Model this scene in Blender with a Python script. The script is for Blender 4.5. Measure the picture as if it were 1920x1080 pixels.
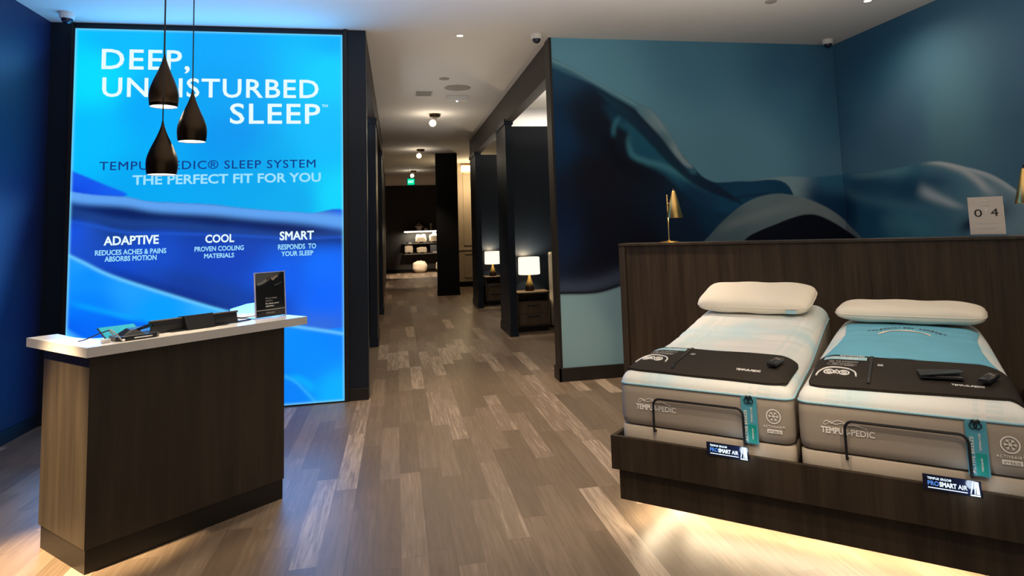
import bpy, bmesh, math, random
import numpy as np
from mathutils import Vector, Matrix

for o in list(bpy.data.objects):
    bpy.data.objects.remove(o, do_unlink=True)
SC = bpy.context.scene
COL = SC.collection
PI = math.pi
random.seed(4)

# ---------------------------------------------------------------- camera
cam_d = bpy.data.cameras.new('camera')
cam = bpy.data.objects.new('camera', cam_d)
COL.objects.link(cam)
cam_d.sensor_width = 36.0
cam_d.lens = 1254.46 / 1920 * 36
cam_d.shift_x = (960 - 1002.18) / 1920
cam_d.shift_y = (312.71 - 540) / 1920
cam_d.clip_end = 100
YAW, PITCH, ROLL = 0.2056, 0.0953, -0.0337
F = Vector((math.sin(YAW) * math.cos(PITCH), math.cos(YAW) * math.cos(PITCH), math.sin(PITCH)))
R0 = Vector((math.cos(YAW), -math.sin(YAW), 0))
U0 = R0.cross(F)
Rv = math.cos(ROLL) * R0 + math.sin(ROLL) * U0
Uv = -math.sin(ROLL) * R0 + math.cos(ROLL) * U0
cam.matrix_world = Matrix(((Rv.x, Uv.x, -F.x, 0), (Rv.y, Uv.y, -F.y, 0), (Rv.z, Uv.z, -F.z, 1.6), (0, 0, 0, 1)))
SC.camera = cam

# ---------------------------------------------------------------- colour management
vs = SC.view_settings
vs.view_transform = 'Standard'
vs.look = 'None'
vs.exposure = 0.0
vs.gamma = 1.0
vs.use_curve_mapping = False

# ---------------------------------------------------------------- world: dim ambient fill added through the open side behind the camera
W = bpy.data.worlds.new('world')
SC.world = W
W.use_nodes = True
bg = W.node_tree.nodes['Background']
bg.inputs[0].default_value = (1.0, 0.94, 0.87, 1)
bg.inputs[1].default_value = 0.45

CEIL = 3.73

def spot(name, loc, energy, angle=70, color=(1.0, 0.82, 0.62), target=None, blend=0.6, size=0.05):
    d = bpy.data.lights.new(name, 'SPOT')
    d.energy = energy; d.color = color; d.spot_size = math.radians(angle); d.spot_blend = blend
    d.shadow_soft_size = size
    o = bpy.data.objects.new(name, d); COL.objects.link(o); o.location = loc
    if target is not None:
        o.rotation_euler = (Vector(target) - Vector(loc)).to_track_quat('-Z', 'Y').to_euler()
    return o

def area(name, loc, energy, sx, sy, color, direction, spread=180):
    d = bpy.data.lights.new(name, 'AREA')
    d.shape = 'RECTANGLE'; d.size = sx; d.size_y = sy; d.energy = energy; d.color = color
    d.spread = math.radians(spread)
    o = bpy.data.objects.new(name, d); COL.objects.link(o); o.location = loc
    o.rotation_euler = Vector(direction).to_track_quat('-Z', 'Y').to_euler()
    return o

def point(name, loc, energy, color=(1.0, 0.8, 0.55), size=0.03):
    d = bpy.data.lights.new(name, 'POINT')
    d.energy = energy; d.color = color; d.shadow_soft_size = size
    o = bpy.data.objects.new(name, d); COL.objects.link(o); o.location = loc
    return o

WARM = (1.0, 0.80, 0.58)
# recessed ceiling downlights of the sales floor
spot('downlight_entry', (-1.6, 0.4, 3.70), 60, 80, WARM)
spot('downlight_desk', (-2.75, 2.7, 3.70), 330, 50, WARM, target=(-2.2, 3.6, 0.2), blend=0.9)
spot('downlight_desk_end', (-2.75, 2.75, 3.70), 4300, 17, (1.0, 0.74, 0.42), target=(-1.80, 3.95, 0.42), blend=0.8)
spot('downlight_aisle', (1.3, 5.6, 3.70), 300, 78, WARM)
spot('downlight_front', (0.9, 2.3, 3.70), 190, 58, WARM)
spot('downlight_bed_a', (0.7, 0.9, 3.70), 175, 42, WARM, target=(1.75, 3.75, 0.75), blend=0.8)
spot('downlight_bed_b', (1.9, 0.2, 3.70), 175, 42, WARM, target=(2.55, 3.15, 0.75), blend=0.8)
spot('downlight_corridor_mouth', (0.70, 7.08, 3.69), 260, 100, WARM)
spot('downlight_mural', (4.54, 5.58, 3.69), 55, 165, WARM, blend=1.0)
spot('downlight_corridor_mid', (0.66, 11.9, 3.15), 150, 95, WARM)
spot('downlight_corridor_far', (0.62, 17.0, 3.15), 130, 100, WARM)
spot('downlight_rear', (0.58, 23.0, 3.15), 200, 80, WARM)
spot('downlight_rear_wall', (0.8, 26.3, 3.6), 900, 62, WARM, target=(0.8, 27.2, 0))
# added area lights without fittings: ceiling fill, and blue spill for the lightbox
area('ceiling_fill', (1.0, 2.6, 2.45), 125, 6.0, 5.6, (1.0, 0.87, 0.73), (0, 0, 1))
area('ceiling_fill_corridor', (0.7, 10.0, 2.9), 9, 1.4, 7.0, (1.0, 0.90, 0.78), (0, 0, 1))
area('lightbox_fill', (-1.745, 6.93, 1.95), 95, 2.4, 3.4, (0.08, 0.40, 1.0), (0, -1, 0.45), spread=150)
area('lightbox_ceiling_fill', (-1.745, 6.90, 3.35), 16, 2.4, 0.5, (0.10, 0.45, 1.0), (0, -0.75, 0.65))
point('corridor_globe', (0.655, 11.85, 3.42), 7, (1.0, 0.86, 0.68), 0.06)
point('aisle_globe', (0.575, 16.85, 3.42), 5, (1.0, 0.86, 0.68), 0.06)
point('rear_globe', (0.535, 22.5, 3.42), 4, (1.0, 0.86, 0.68), 0.06)
spot('shelf_fill', (0.9, 26.4, 3.6), 420, 30, WARM, target=(1.0, 29.1, 0.75), blend=0.7)  # added fill without a fitting, brightens the bedding on the shelves
# unseen fill lights added to brighten the alcove ceilings
area('alcove_fill_right', (3.2, 9.0, 3.0), 34, 2.4, 2.6, (1.0, 0.93, 0.84), (0, 0, 1))
area('alcove_fill_right_far', (3.0, 13.0, 3.0), 30, 2.0, 2.0, (1.0, 0.93, 0.84), (0, 0, 1))
area('alcove_fill_left', (-1.6, 9.0, 3.0), 40, 2.0, 2.0, (0.9, 0.95, 1.0), (0, 0, 1))

# ---------------------------------------------------------------- materials
def lin(c):
    c = np.asarray(c, float) / 255.0
    return np.where(c <= 0.04045, c / 12.92, ((c + 0.055) / 1.055) ** 2.4)

def new_mat(name):
    m = bpy.data.materials.new(name); m.use_nodes = True
    nt = m.node_tree
    return m, nt, nt.nodes['Principled BSDF']

def pbr(name, col, rough=0.5, metal=0.0, spec=0.5, var=0.0, scale=30.0, coat=0.0, bump=0.0, bscale=200.0):
    """plain surface with a little procedural mottling"""
    m, nt, b = new_mat(name)
    b.inputs['Roughness'].default_value = rough
    b.inputs['Metallic'].default_value = metal
    b.inputs['Specular IOR Level'].default_value = spec
    b.inputs['Coat Weight'].default_value = coat
    tc = nt.nodes.new('ShaderNodeTexCoord')
    if var > 0:
        n = nt.nodes.new('ShaderNodeTexNoise'); n.inputs['Scale'].default_value = scale
        nt.links.new(tc.outputs['Object'], n.inputs['Vector'])
        mx = nt.nodes.new('ShaderNodeMix'); mx.data_type = 'RGBA'
        mx.inputs['A'].default_value = (*[c * (1 - var) for c in col], 1)
        mx.inputs['B'].default_value = (*[min(1, c * (1 + var)) for c in col], 1)
        nt.links.new(n.outputs['Fac'], mx.inputs['Factor'])
        nt.links.new(mx.outputs['Result'], b.inputs['Base Color'])
    else:
        b.inputs['Base Color'].default_value = (*col, 1)
    if bump > 0:
        n2 = nt.nodes.new('ShaderNodeTexNoise'); n2.inputs['Scale'].default_value = bscale
        nt.links.new(tc.outputs['Object'], n2.inputs['Vector'])
        bp = nt.nodes.new('ShaderNodeBump'); bp.inputs['Strength'].default_value = bump
        bp.inputs['Distance'].default_value = 0.002
        nt.links.new(n2.outputs['Fac'], bp.inputs['Height'])
        nt.links.new(bp.outputs['Normal'], b.inputs['Normal'])
    return m

def emit(name, col, strength):
    m, nt, b = new_mat(name)
    b.inputs['Base Color'].default_value = (0, 0, 0, 1)
    b.inputs['Specular IOR Level'].default_value = 0.0
    b.inputs['Emission Color'].default_value = (*col, 1)
    b.inputs['Emission Strength'].default_value = strength
    return m

def wood(name, dark, light, rough=0.45, spec=0.4):
    """veneer with vertical grain (object Z)"""
    m, nt, b = new_mat(name)
    tc = nt.nodes.new('ShaderNodeTexCoord')
    mp = nt.nodes.new('ShaderNodeMapping'); mp.inputs['Scale'].default_value = (14, 14, 0.9)
    nt.links.new(tc.outputs['Object'], mp.inputs['Vector'])
    n = nt.nodes.new('ShaderNodeTexNoise'); n.inputs['Scale'].default_value = 1.0
    n.inputs['Detail'].default_value = 6; n.inputs['Roughness'].default_value = 0.65
    nt.links.new(mp.outputs['Vector'], n.inputs['Vector'])
    mp2 = nt.nodes.new('ShaderNodeMapping'); mp2.inputs['Scale'].default_value = (120, 120, 3)
    nt.links.new(tc.outputs['Object'], mp2.inputs['Vector'])
    n2 = nt.nodes.new('ShaderNodeTexNoise'); n2.inputs['Scale'].default_value = 1.0; n2.inputs['Detail'].default_value = 3
    nt.links.new(mp2.outputs['Vector'], n2.inputs['Vector'])
    ad = nt.nodes.new('ShaderNodeMath'); ad.operation = 'MULTIPLY_ADD'; ad.inputs[1].default_value = 0.35
    nt.links.new(n2.outputs['Fac'], ad.inputs[0]); nt.links.new(n.outputs['Fac'], ad.inputs[2])
    rp = nt.nodes.new('ShaderNodeValToRGB')
    rp.color_ramp.elements[0].position = 0.42; rp.color_ramp.elements[0].color = (*dark, 1)
    rp.color_ramp.elements[1].position = 0.95; rp.color_ramp.elements[1].color = (*light, 1)
    nt.links.new(ad.outputs[0], rp.inputs['Fac']); nt.links.new(rp.outputs['Color'], b.inputs['Base Color'])
    b.inputs['Roughness'].default_value = rough; b.inputs['Specular IOR Level'].default_value = spec
    return m

def plank_floor(name):
    m, nt, b = new_mat(name)
    N = nt.nodes.new; Lk = nt.links.new
    tc = N('ShaderNodeTexCoord'); sx = N('ShaderNodeSeparateXYZ'); Lk(tc.outputs['Object'], sx.inputs[0])
    def math_(op, a, b_=None, c=None):
        k = N('ShaderNodeMath'); k.operation = op
        for i, v in enumerate((a, b_, c)):
            if v is None: continue
            if isinstance(v, (int, float)): k.inputs[i].default_value = v
            else: Lk(v, k.inputs[i])
        return k.outputs[0]
    PW, PL = 0.135, 1.22
    xs = math_('DIVIDE', sx.outputs['X'], PW)
    row = math_('FLOOR', xs)
    wn = N('ShaderNodeTexWhiteNoise'); wn.noise_dimensions = '1D'; Lk(row, wn.inputs['W'])
    ys = math_('ADD', math_('DIVIDE', sx.outputs['Y'], PL), math_('MULTIPLY', wn.outputs['Value'], 7.0))
    pid = math_('FLOOR', ys)
    cv = N('ShaderNodeCombineXYZ'); Lk(row, cv.inputs[0]); Lk(pid, cv.inputs[1])
    wn2 = N('ShaderNodeTexWhiteNoise'); wn2.noise_dimensions = '3D'; Lk(cv.outputs[0], wn2.inputs['Vector'])
    # wide boards: two rows share most of their tone
    row2 = math_('FLOOR', math_('DIVIDE', sx.outputs['X'], PW * 2)); 
    wn3 = N('ShaderNodeTexWhiteNoise'); wn3.noise_dimensions = '1D'; Lk(row2, wn3.inputs['W'])
    # grain
    mp = N('ShaderNodeMapping'); mp.inputs['Scale'].default_value = (44, 2.6, 1); Lk(tc.outputs['Object'], mp.inputs['Vector'])
    av = N('ShaderNodeVectorMath'); av.operation = 'ADD'; Lk(mp.outputs['Vector'], av.inputs[0])
    sc = N('ShaderNodeVectorMath'); sc.operation = 'SCALE'; Lk(wn2.outputs['Color'], sc.inputs[0]); sc.inputs['Scale'].default_value = 20
    Lk(sc.outputs[0], av.inputs[1])
    n = N('ShaderNodeTexNoise'); n.inputs['Scale'].default_value = 1; n.inputs['Detail'].default_value = 7; n.inputs['Roughness'].default_value = .65
    n.inputs['Distortion'].default_value = 0.6
    Lk(av.outputs[0], n.inputs['Vector'])
    rp = N('ShaderNodeValToRGB')
    e = rp.color_ramp.elements
    e[0].position = 0.0; e[0].color = (0.085, 0.057, 0.035, 1)
    e[1].position = 1.0; e[1].color = (0.39, 0.30, 0.225, 1)
    k = e.new(0.5); k.color = (0.152, 0.107, 0.071, 1)
    k = e.new(0.80); k.color = (0.215, 0.156, 0.109, 1)
    # tone = plank random (skewed so few are bright) + grain
    t = math_('POWER', wn2.outputs['Value'], 1.6)
    tone = math_('ADD', math_('MULTIPLY', t, 0.55), math_('MULTIPLY', math_('SUBTRACT', n.outputs['Fac'], 0.12), 0.98))
    Lk(tone, rp.inputs['Fac'])
    # joints
    fx = math_('ABSOLUTE', math_('SUBTRACT', math_('FRACT', xs), 0.5))
    fy = math_('ABSOLUTE', math_('SUBTRACT', math_('FRACT', ys), 0.5))
    jx = math_('GREATER_THAN', fx, 0.5 - 0.010); jy = math_('GREATER_THAN', fy, 0.5 - 0.0015)
    j = math_('MAXIMUM', jx, jy)
    mx = N('ShaderNodeMix'); mx.data_type = 'RGBA'; mx.inputs['B'].default_value = (0.07, 0.05, 0.035, 1)
    Lk(math_('MULTIPLY', j, 0.6), mx.inputs['Factor']); Lk(rp.outputs['Color'], mx.inputs['A'])
    Lk(mx.outputs['Result'], b.inputs['Base Color'])
    b.inputs['Roughness'].default_value = 0.42
    b.inputs['Specular IOR Level'].default_value = 0.45
    bp = N('ShaderNodeBump'); bp.inputs['Strength'].default_value = 0.12; bp.inputs['Distance'].default_value = 0.002
    Lk(n.outputs['Fac'], bp.inputs['Height']); Lk(bp.outputs['Normal'], b.inputs['Normal'])
    return m

def attr_mat(name, rough=0.6, emission=0.0):
    m, nt, b = new_mat(name)
    a = nt.nodes.new('ShaderNodeAttribute'); a.attribute_name = 'print'
    if emission > 0:
        b.inputs['Base Color'].default_value = (0.01, 0.01, 0.01, 1)
        b.inputs['Roughness'].default_value = 0.35
        b.inputs['Specular IOR Level'].default_value = 0.2
        nt.links.new(a.outputs['Color'], b.inputs['Emission Color'])
        b.inputs['Emission Strength'].default_value = emission
    else:
        nt.links.new(a.outputs['Color'], b.inputs['Base Color'])
        b.inputs['Roughness'].default_value = rough
        b.inputs['Specular IOR Level'].default_value = 0.2
    return m

MT = {}
MT['floor'] = plank_floor('plank_floor')
MT['ceiling'] = pbr('ceiling_paint', (0.80, 0.77, 0.73), 0.9, var=0.02, scale=3)
MT['navy'] = pbr('navy_paint', (0.007, 0.013, 0.024), 0.42, spec=0.35, var=0.1, scale=4)  # teal tint mixed into the navy stands for the lightbox sheen
MT['navy_wall'] = pbr('navy_wall_paint', (0.012, 0.022, 0.085), 0.5, spec=0.4, var=0.05, scale=4)
MT['black'] = pbr('black_paint', (0.003, 0.003, 0.0035), 0.75, spec=0.15, var=0.1)
MT['dark_trim'] = pbr('dark_trim_paint', (0.018, 0.015, 0.013), 0.45, spec=0.35, var=0.1)
MT['header'] = pbr('header_paint', (0.055, 0.046, 0.040), 0.6, spec=0.3, var=0.05)
MT['mural'] = attr_mat('mural_print', 0.65)
MT['sign'] = attr_mat('lightbox_print', emission=1.0)
MT['teal_wall'] = pbr('teal_wall_paint', (0.055, 0.12, 0.16), 0.65, spec=0.2, var=0.04, scale=3)
MT['oak'] = wood('dark_oak_veneer', (0.015, 0.010, 0.006), (0.052, 0.036, 0.022), 0.5, 0.3)
MT['oak_head'] = wood('headboard_veneer', (0.021, 0.0135, 0.0075), (0.078, 0.052, 0.030), 0.5, 0.3)
MT['oak_desk'] = wood('desk_veneer', (0.020, 0.0145, 0.009), (0.050, 0.037, 0.024), 0.42, 0.4)
MT['oak_lit'] = wood('lit_ledge_veneer', (0.030, 0.021, 0.013), (0.075, 0.054, 0.036), 0.42, 0.4)  # headboard oak painted lighter, as its lit end and top
MT['toe'] = pbr('black_laminate', (0.010, 0.008, 0.006), 0.4, spec=0.4, var=0.1)
MT['quartz'] = pbr('white_quartz', (0.72, 0.68, 0.63), 0.25, spec=0.5, var=0.03, scale=60)
MT['blackplastic'] = pbr('black_plastic', (0.012, 0.012, 0.014), 0.35, spec=0.5, var=0.1, scale=50)
MT['greyplastic'] = pbr('dark_grey_plastic', (0.10, 0.075, 0.05), 0.4, spec=0.5, var=0.05)
MT['whiteplastic'] = pbr('white_plastic', (0.75, 0.74, 0.72), 0.4, var=0.02)
MT['white'] = pbr('white_ink', (0.86, 0.84, 0.80), 0.6, var=0.01)
MT['greyink'] = pbr('grey_ink', (0.35, 0.33, 0.31), 0.6, var=0.01)
MT['brass'] = pbr('brushed_brass', (0.80, 0.52, 0.18), 0.30, metal=1.0, var=0.05, scale=80)
MT['bronze'] = pbr('dark_bronze', (0.040, 0.025, 0.013), 0.28, metal=0.85, var=0.15, scale=20)
MT['gold_in'] = pbr('gold_lining', (0.85, 0.55, 0.20), 0.4, metal=0.6)
MT['fabric_grey'] = pbr('taupe_knit', (0.33, 0.285, 0.235), 0.95, spec=0.1, var=0.06, scale=150, bump=0.3, bscale=600)
MT['fabric_base'] = pbr('warm_grey_upholstery', (0.43, 0.37, 0.30), 0.95, spec=0.1, var=0.05, scale=120, bump=0.25, bscale=500)
MT['piping'] = pbr('pale_blue_piping', (0.28, 0.50, 0.60), 0.8, spec=0.2, var=0.05)
MT['pillow'] = pbr('ivory_pillow_knit', (0.82, 0.75, 0.63), 0.95, spec=0.1, var=0.02, scale=40, bump=0.25, bscale=400)
MT['blue_cloth'] = pbr('sky_blue_jersey', (0.17, 0.47, 0.62), 0.9, spec=0.1, var=0.10, scale=5, bump=0.2, bscale=300)
MT['topper'] = pbr('black_foot_fabric', (0.020, 0.015, 0.010), 0.75, spec=0.3, var=0.15, scale=60, bump=0.2, bscale=500)
MT['teal'] = pbr('teal_card', (0.07, 0.32, 0.42), 0.5, var=0.04)
MT['green'] = pbr('green_card', (0.00, 0.28, 0.24), 0.5, var=0.03)
MT['paleteal'] = pbr('pale_teal_ink', (0.36, 0.58, 0.64), 0.6, var=0.08, scale=60)
MT['blackwire'] = pbr('black_powder_coat', (0.006, 0.006, 0.008), 0.45, spec=0.4)
MT['panel'] = pbr('beige_panel_paint', (0.50, 0.40, 0.28), 0.6, var=0.02)
MT['cream'] = pbr('cream_upholstery', (0.66, 0.58, 0.46), 0.9, spec=0.1, var=0.04, scale=60)
MT['vase'] = pbr('stoneware', (0.30, 0.23, 0.18), 0.7, var=0.06)
MT['towel'] = pbr('cream_towel', (0.80, 0.70, 0.55), 0.95, spec=0.05, var=0.06, scale=25)
MT['greybox'] = pbr('grey_box', (0.10, 0.11, 0.13), 0.6, var=0.05)
MT['shelf_dark'] = pbr('dark_shelf', (0.015, 0.013, 0.012), 0.4, var=0.1)
MT['rear_wall'] = pbr('charcoal_wall', (0.035, 0.033, 0.032), 0.8, var=0.08, scale=2)
MT['lamp_bulb'] = emit('warm_lamp', (1.0, 0.80, 0.52), 9.0)
MT['pend_light'] = emit('pendant_light', (1.0, 0.83, 0.55), 5.0)
MT['shade'] = emit('lit_shade', (1.0, 0.87, 0.64), 1.4)
MT['led'] = emit('led_strip', (1.0, 0.80, 0.55), 3.0)
MT['shelf_led'] = emit('shelf_led', (1.0, 0.88, 0.72), 2.0)
MT['exit'] = emit('exit_green', (0.0, 0.85, 0.38), 1.0)
MT['sign_white'] = emit('lit_white_letters', tuple(lin((232, 252, 255))), 1.0)
MT['sign_pale'] = emit('lit_pale_letters', tuple(lin((160, 226, 255))), 1.0)
MT['sign_navy'] = emit('lit_navy_letters', tuple(lin((22, 62, 140))), 1.0)
MT['plaque_white'] = emit('plaque_white_light', (0.72, 0.88, 1.0), 1.6)
MT['plaque_blue'] = emit('plaque_blue_light', (0.12, 0.35, 1.0), 0.9)
MT['plaque'] = pbr('navy_acrylic', (0.004, 0.008, 0.03), 0.15, spec=0.6)

def glass_mat():
    m, nt, b = new_mat('clear_acrylic')
    b.inputs['Base Color'].default_value = (0.9, 0.93, 0.96, 1)
    b.inputs['Roughness'].default_value = 0.05
    b.inputs['Transmission Weight'].default_value = 1.0
    b.inputs['IOR'].default_value = 1.3
    return m
MT['acrylic'] = glass_mat()

def cover_mat():
    """white stretch-knit mattress cover: pale blue zones, dashed cooling bands running head to foot"""
    m, nt, b = new_mat('white_knit_cover')
    N = nt.nodes.new; Lk = nt.links.new
    tc = N('ShaderNodeTexCoord'); sx = N('ShaderNodeSeparateXYZ'); Lk(tc.outputs['Object'], sx.inputs[0])
    def mth(op, a, b_=None):
        k = N('ShaderNodeMath'); k.operation = op
        for i, v in enumerate((a, b_)):
            if v is None: continue
            if isinstance(v, (int, float)): k.inputs[i].default_value = v
            else: Lk(v, k.inputs[i])
        return k.outputs[0]
    def band(c, w):
        return mth('LESS_THAN', mth('ABSOLUTE', mth('SUBTRACT', sx.outputs['X'], c)), w)
    # slight diagonal lean of the bands
    dash = mth('GREATER_THAN', mth('FRACT', mth('MULTIPLY', sx.outputs['Y'], 60.0)), 0.30)
    bands = None
    for c, w in ((0.155, 0.030), (0.225, 0.010), (0.70, 0.010), (0.765, 0.030)):
        k = band(c, w); bands = k if bands is None else mth('MAXIMUM', bands, k)
    bands = mth('MULTIPLY', bands, dash)
    n = N('ShaderNodeTexNoise'); n.inputs['Scale'].default_value = 2.5; n.inputs['Detail'].default_value = 2
    Lk(tc.outputs['Object'], n.inputs['Vector'])
    mx = N('ShaderNodeMix'); mx.data_type = 'RGBA'
    mx.inputs['A'].default_value = (0.76, 0.76, 0.72, 1); mx.inputs['B'].default_value = (0.55, 0.72, 0.76, 1)
    rp = N('ShaderNodeMapRange'); rp.inputs[1].default_value = 0.42; rp.inputs[2].default_value = 0.64
    Lk(n.outputs['Fac'], rp.inputs[0]); Lk(rp.outputs[0], mx.inputs['Factor'])
    m2 = N('ShaderNodeMix'); m2.data_type = 'RGBA'; m2.inputs['B'].default_value = (0.52, 0.66, 0.67, 1)
    Lk(mth('MULTIPLY', bands, 0.42), m2.inputs['Factor']); Lk(mx.outputs['Result'], m2.inputs['A'])
    Lk(m2.outputs['Result'], b.inputs['Base Color'])
    b.inputs['Roughness'].default_value = 0.9; b.inputs['Specular IOR Level'].default_value = 0.15
    ck = N('ShaderNodeTexVoronoi'); ck.inputs['Scale'].default_value = 160
    Lk(tc.outputs['Object'], ck.inputs['Vector'])
    bp = N('ShaderNodeBump'); bp.inputs['Strength'].default_value = 0.12; bp.inputs['Distance'].default_value = 0.003
    Lk(ck.outputs['Distance'], bp.inputs['Height']); Lk(bp.outputs['Normal'], b.inputs['Normal'])
    return m
MT['cover'] = cover_mat()

# ---------------------------------------------------------------- mesh helpers
class MB:
    """collects shapes and links them as ONE mesh object"""
    def __init__(s):
        s.v = []; s.f = []; s.fm = []
    def add(s, vs_, fs_):
        o = len(s.v); s.v += [tuple(map(float, q)) for q in vs_]; s.f += [tuple(i + o for i in f) for f in fs_]
        return s
    def box(s, x0, x1, y0, y1, z0, z1, bevel=0.0):
        if bevel <= 0:
            vs_ = [(x, y, z) for z in (z0, z1) for y in (y0, y1) for x in (x0, x1)]
            return s.add(vs_, [(0, 2, 3, 1), (4, 5, 7, 6), (0, 1, 5, 4), (2, 6, 7, 3), (0, 4, 6, 2), (1, 3, 7, 5)])
        bm = bmesh.new()
        bmesh.ops.create_cube(bm, size=1.0)
        for v in bm.verts:
            v.co = Vector(((x0 + x1) / 2 + v.co.x * (x1 - x0), (y0 + y1) / 2 + v.co.y * (y1 - y0), (z0 + z1) / 2 + v.co.z * (z1 - z0)))
        bmesh.ops.bevel(bm, geom=bm.edges[:], offset=bevel, segments=2, affect='EDGES', profile=0.5)
        return s.bm(bm)
    def bm(s, bm):
        bm.verts.index_update()
        s.add([v.co[:] for v in bm.verts], [[v.index for v in f.verts] for f in bm.faces]); bm.free(); return s
    def prism(s, poly, z0, z1, ax='z'):
        n = len(poly)
        def P(a, b, c):
            return (a, b, c) if ax == 'z' else ((a, c, b) if ax == 'y' else (c, a, b))
        vs_ = [P(a, b, z0) for a, b in poly] + [P(a, b, z1) for a, b in poly]
        return s.add(vs_, [tuple(range(n))[::-1], tuple(range(n, 2 * n))] + [(i, (i + 1) % n, n + (i + 1) % n, n + i) for i in range(n)])
    def lathe(s, prof, c=(0, 0, 0), n=32, cap=True):
        vs_ = []
        for r, z in prof:
            for k in range(n):
                a = 2 * PI * k / n; vs_.append((c[0] + r * math.cos(a), c[1] + r * math.sin(a), c[2] + z))
        fs_ = []
        for i in range(len(prof) - 1):
            for k in range(n):
                fs_.append((i * n + k, i * n + (k + 1) % n, (i + 1) * n + (k + 1) % n, (i + 1) * n + k))
        if cap:
            fs_.append(tuple(range(n))[::-1]); fs_.append(tuple(range((len(prof) - 1) * n, len(prof) * n)))
        return s.add(vs_, fs_)
    def tube(s, pts, r, n=8, closed=False):
        pts = [Vector(p) for p in pts]; m = len(pts); vs_ = []
        up = Vector((0, 0, 1)); prev = None
        for i, p in enumerate(pts):
            a = pts[(i - 1) % m] if (closed or i > 0) else p
            b = pts[(i + 1) % m] if (closed or i < m - 1) else p
            t = (b - a).normalized()
            ref = prev if prev is not None else (up if abs(t.z) < 0.9 else Vector((1, 0, 0)))
            x = (ref - t * ref.dot(t)).normalized(); prev = x; y = t.cross(x)
            rr = r[i] if isinstance(r, (list, tuple)) else r
            for k in range(n):
                an = 2 * PI * k / n; vs_.append(p + rr * (math.cos(an) * x + math.sin(an) * y))
        fs_ = []
        for i in range(m if closed else m - 1):
            j = (i + 1) % m
            for k in range(n):
                fs_.append((i * n + k, i * n + (k + 1) % n, j * n + (k + 1) % n, j * n + k))
        if not closed:
            fs_.append(tuple(range(n))[::-1]); fs_.append(tuple(range((m - 1) * n, m * n)))
        return s.add(vs_, fs_)
    def map(s, fn):
        s.v = [tuple(map(float, fn(*q))) for q in s.v]; return s
    def obj(s, name, mat, parent=None, smooth=True, angle=35):
        me = bpy.data.meshes.new(name)
        me.from_pydata(s.v, [], s.f)
        bm = bmesh.new(); bm.from_mesh(me); bmesh.ops.recalc_face_normals(bm, faces=bm.faces); bm.to_mesh(me); bm.free()
        me.materials.append(MT[mat] if isinstance(mat, str) else mat)
        if smooth:
            me.polygons.foreach_set('use_smooth', [True] * len(me.polygons))
            me.set_sharp_from_angle(angle=math.radians(angle))
        me.update()
        o = bpy.data.objects.new(name, me); COL.objects.link(o)
        if parent is not None: o.parent = parent
        return o

def thing(name, label, cat, loc=(0, 0, 0), rz=0.0, group=None):
    o = bpy.data.objects.new(name, None); COL.objects.link(o)
    o.location = loc; o.rotation_euler = (0, 0, rz); o.empty_display_size = 0.1
    o['label'] = label; o['category'] = cat
    if group: o['group'] = group
    return o

def tag(o, label, cat, group=None):
    o['label'] = label; o['category'] = cat
    if group: o['group'] = group
    return o

def struct(o):
    o['kind'] = 'structure'; return o

def copy_tree(o, parent=None):
    c = o.copy(); COL.objects.link(c)
    if parent is not None: c.parent = parent
    for ch in list(o.children): copy_tree(ch, c)
    return c

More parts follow.
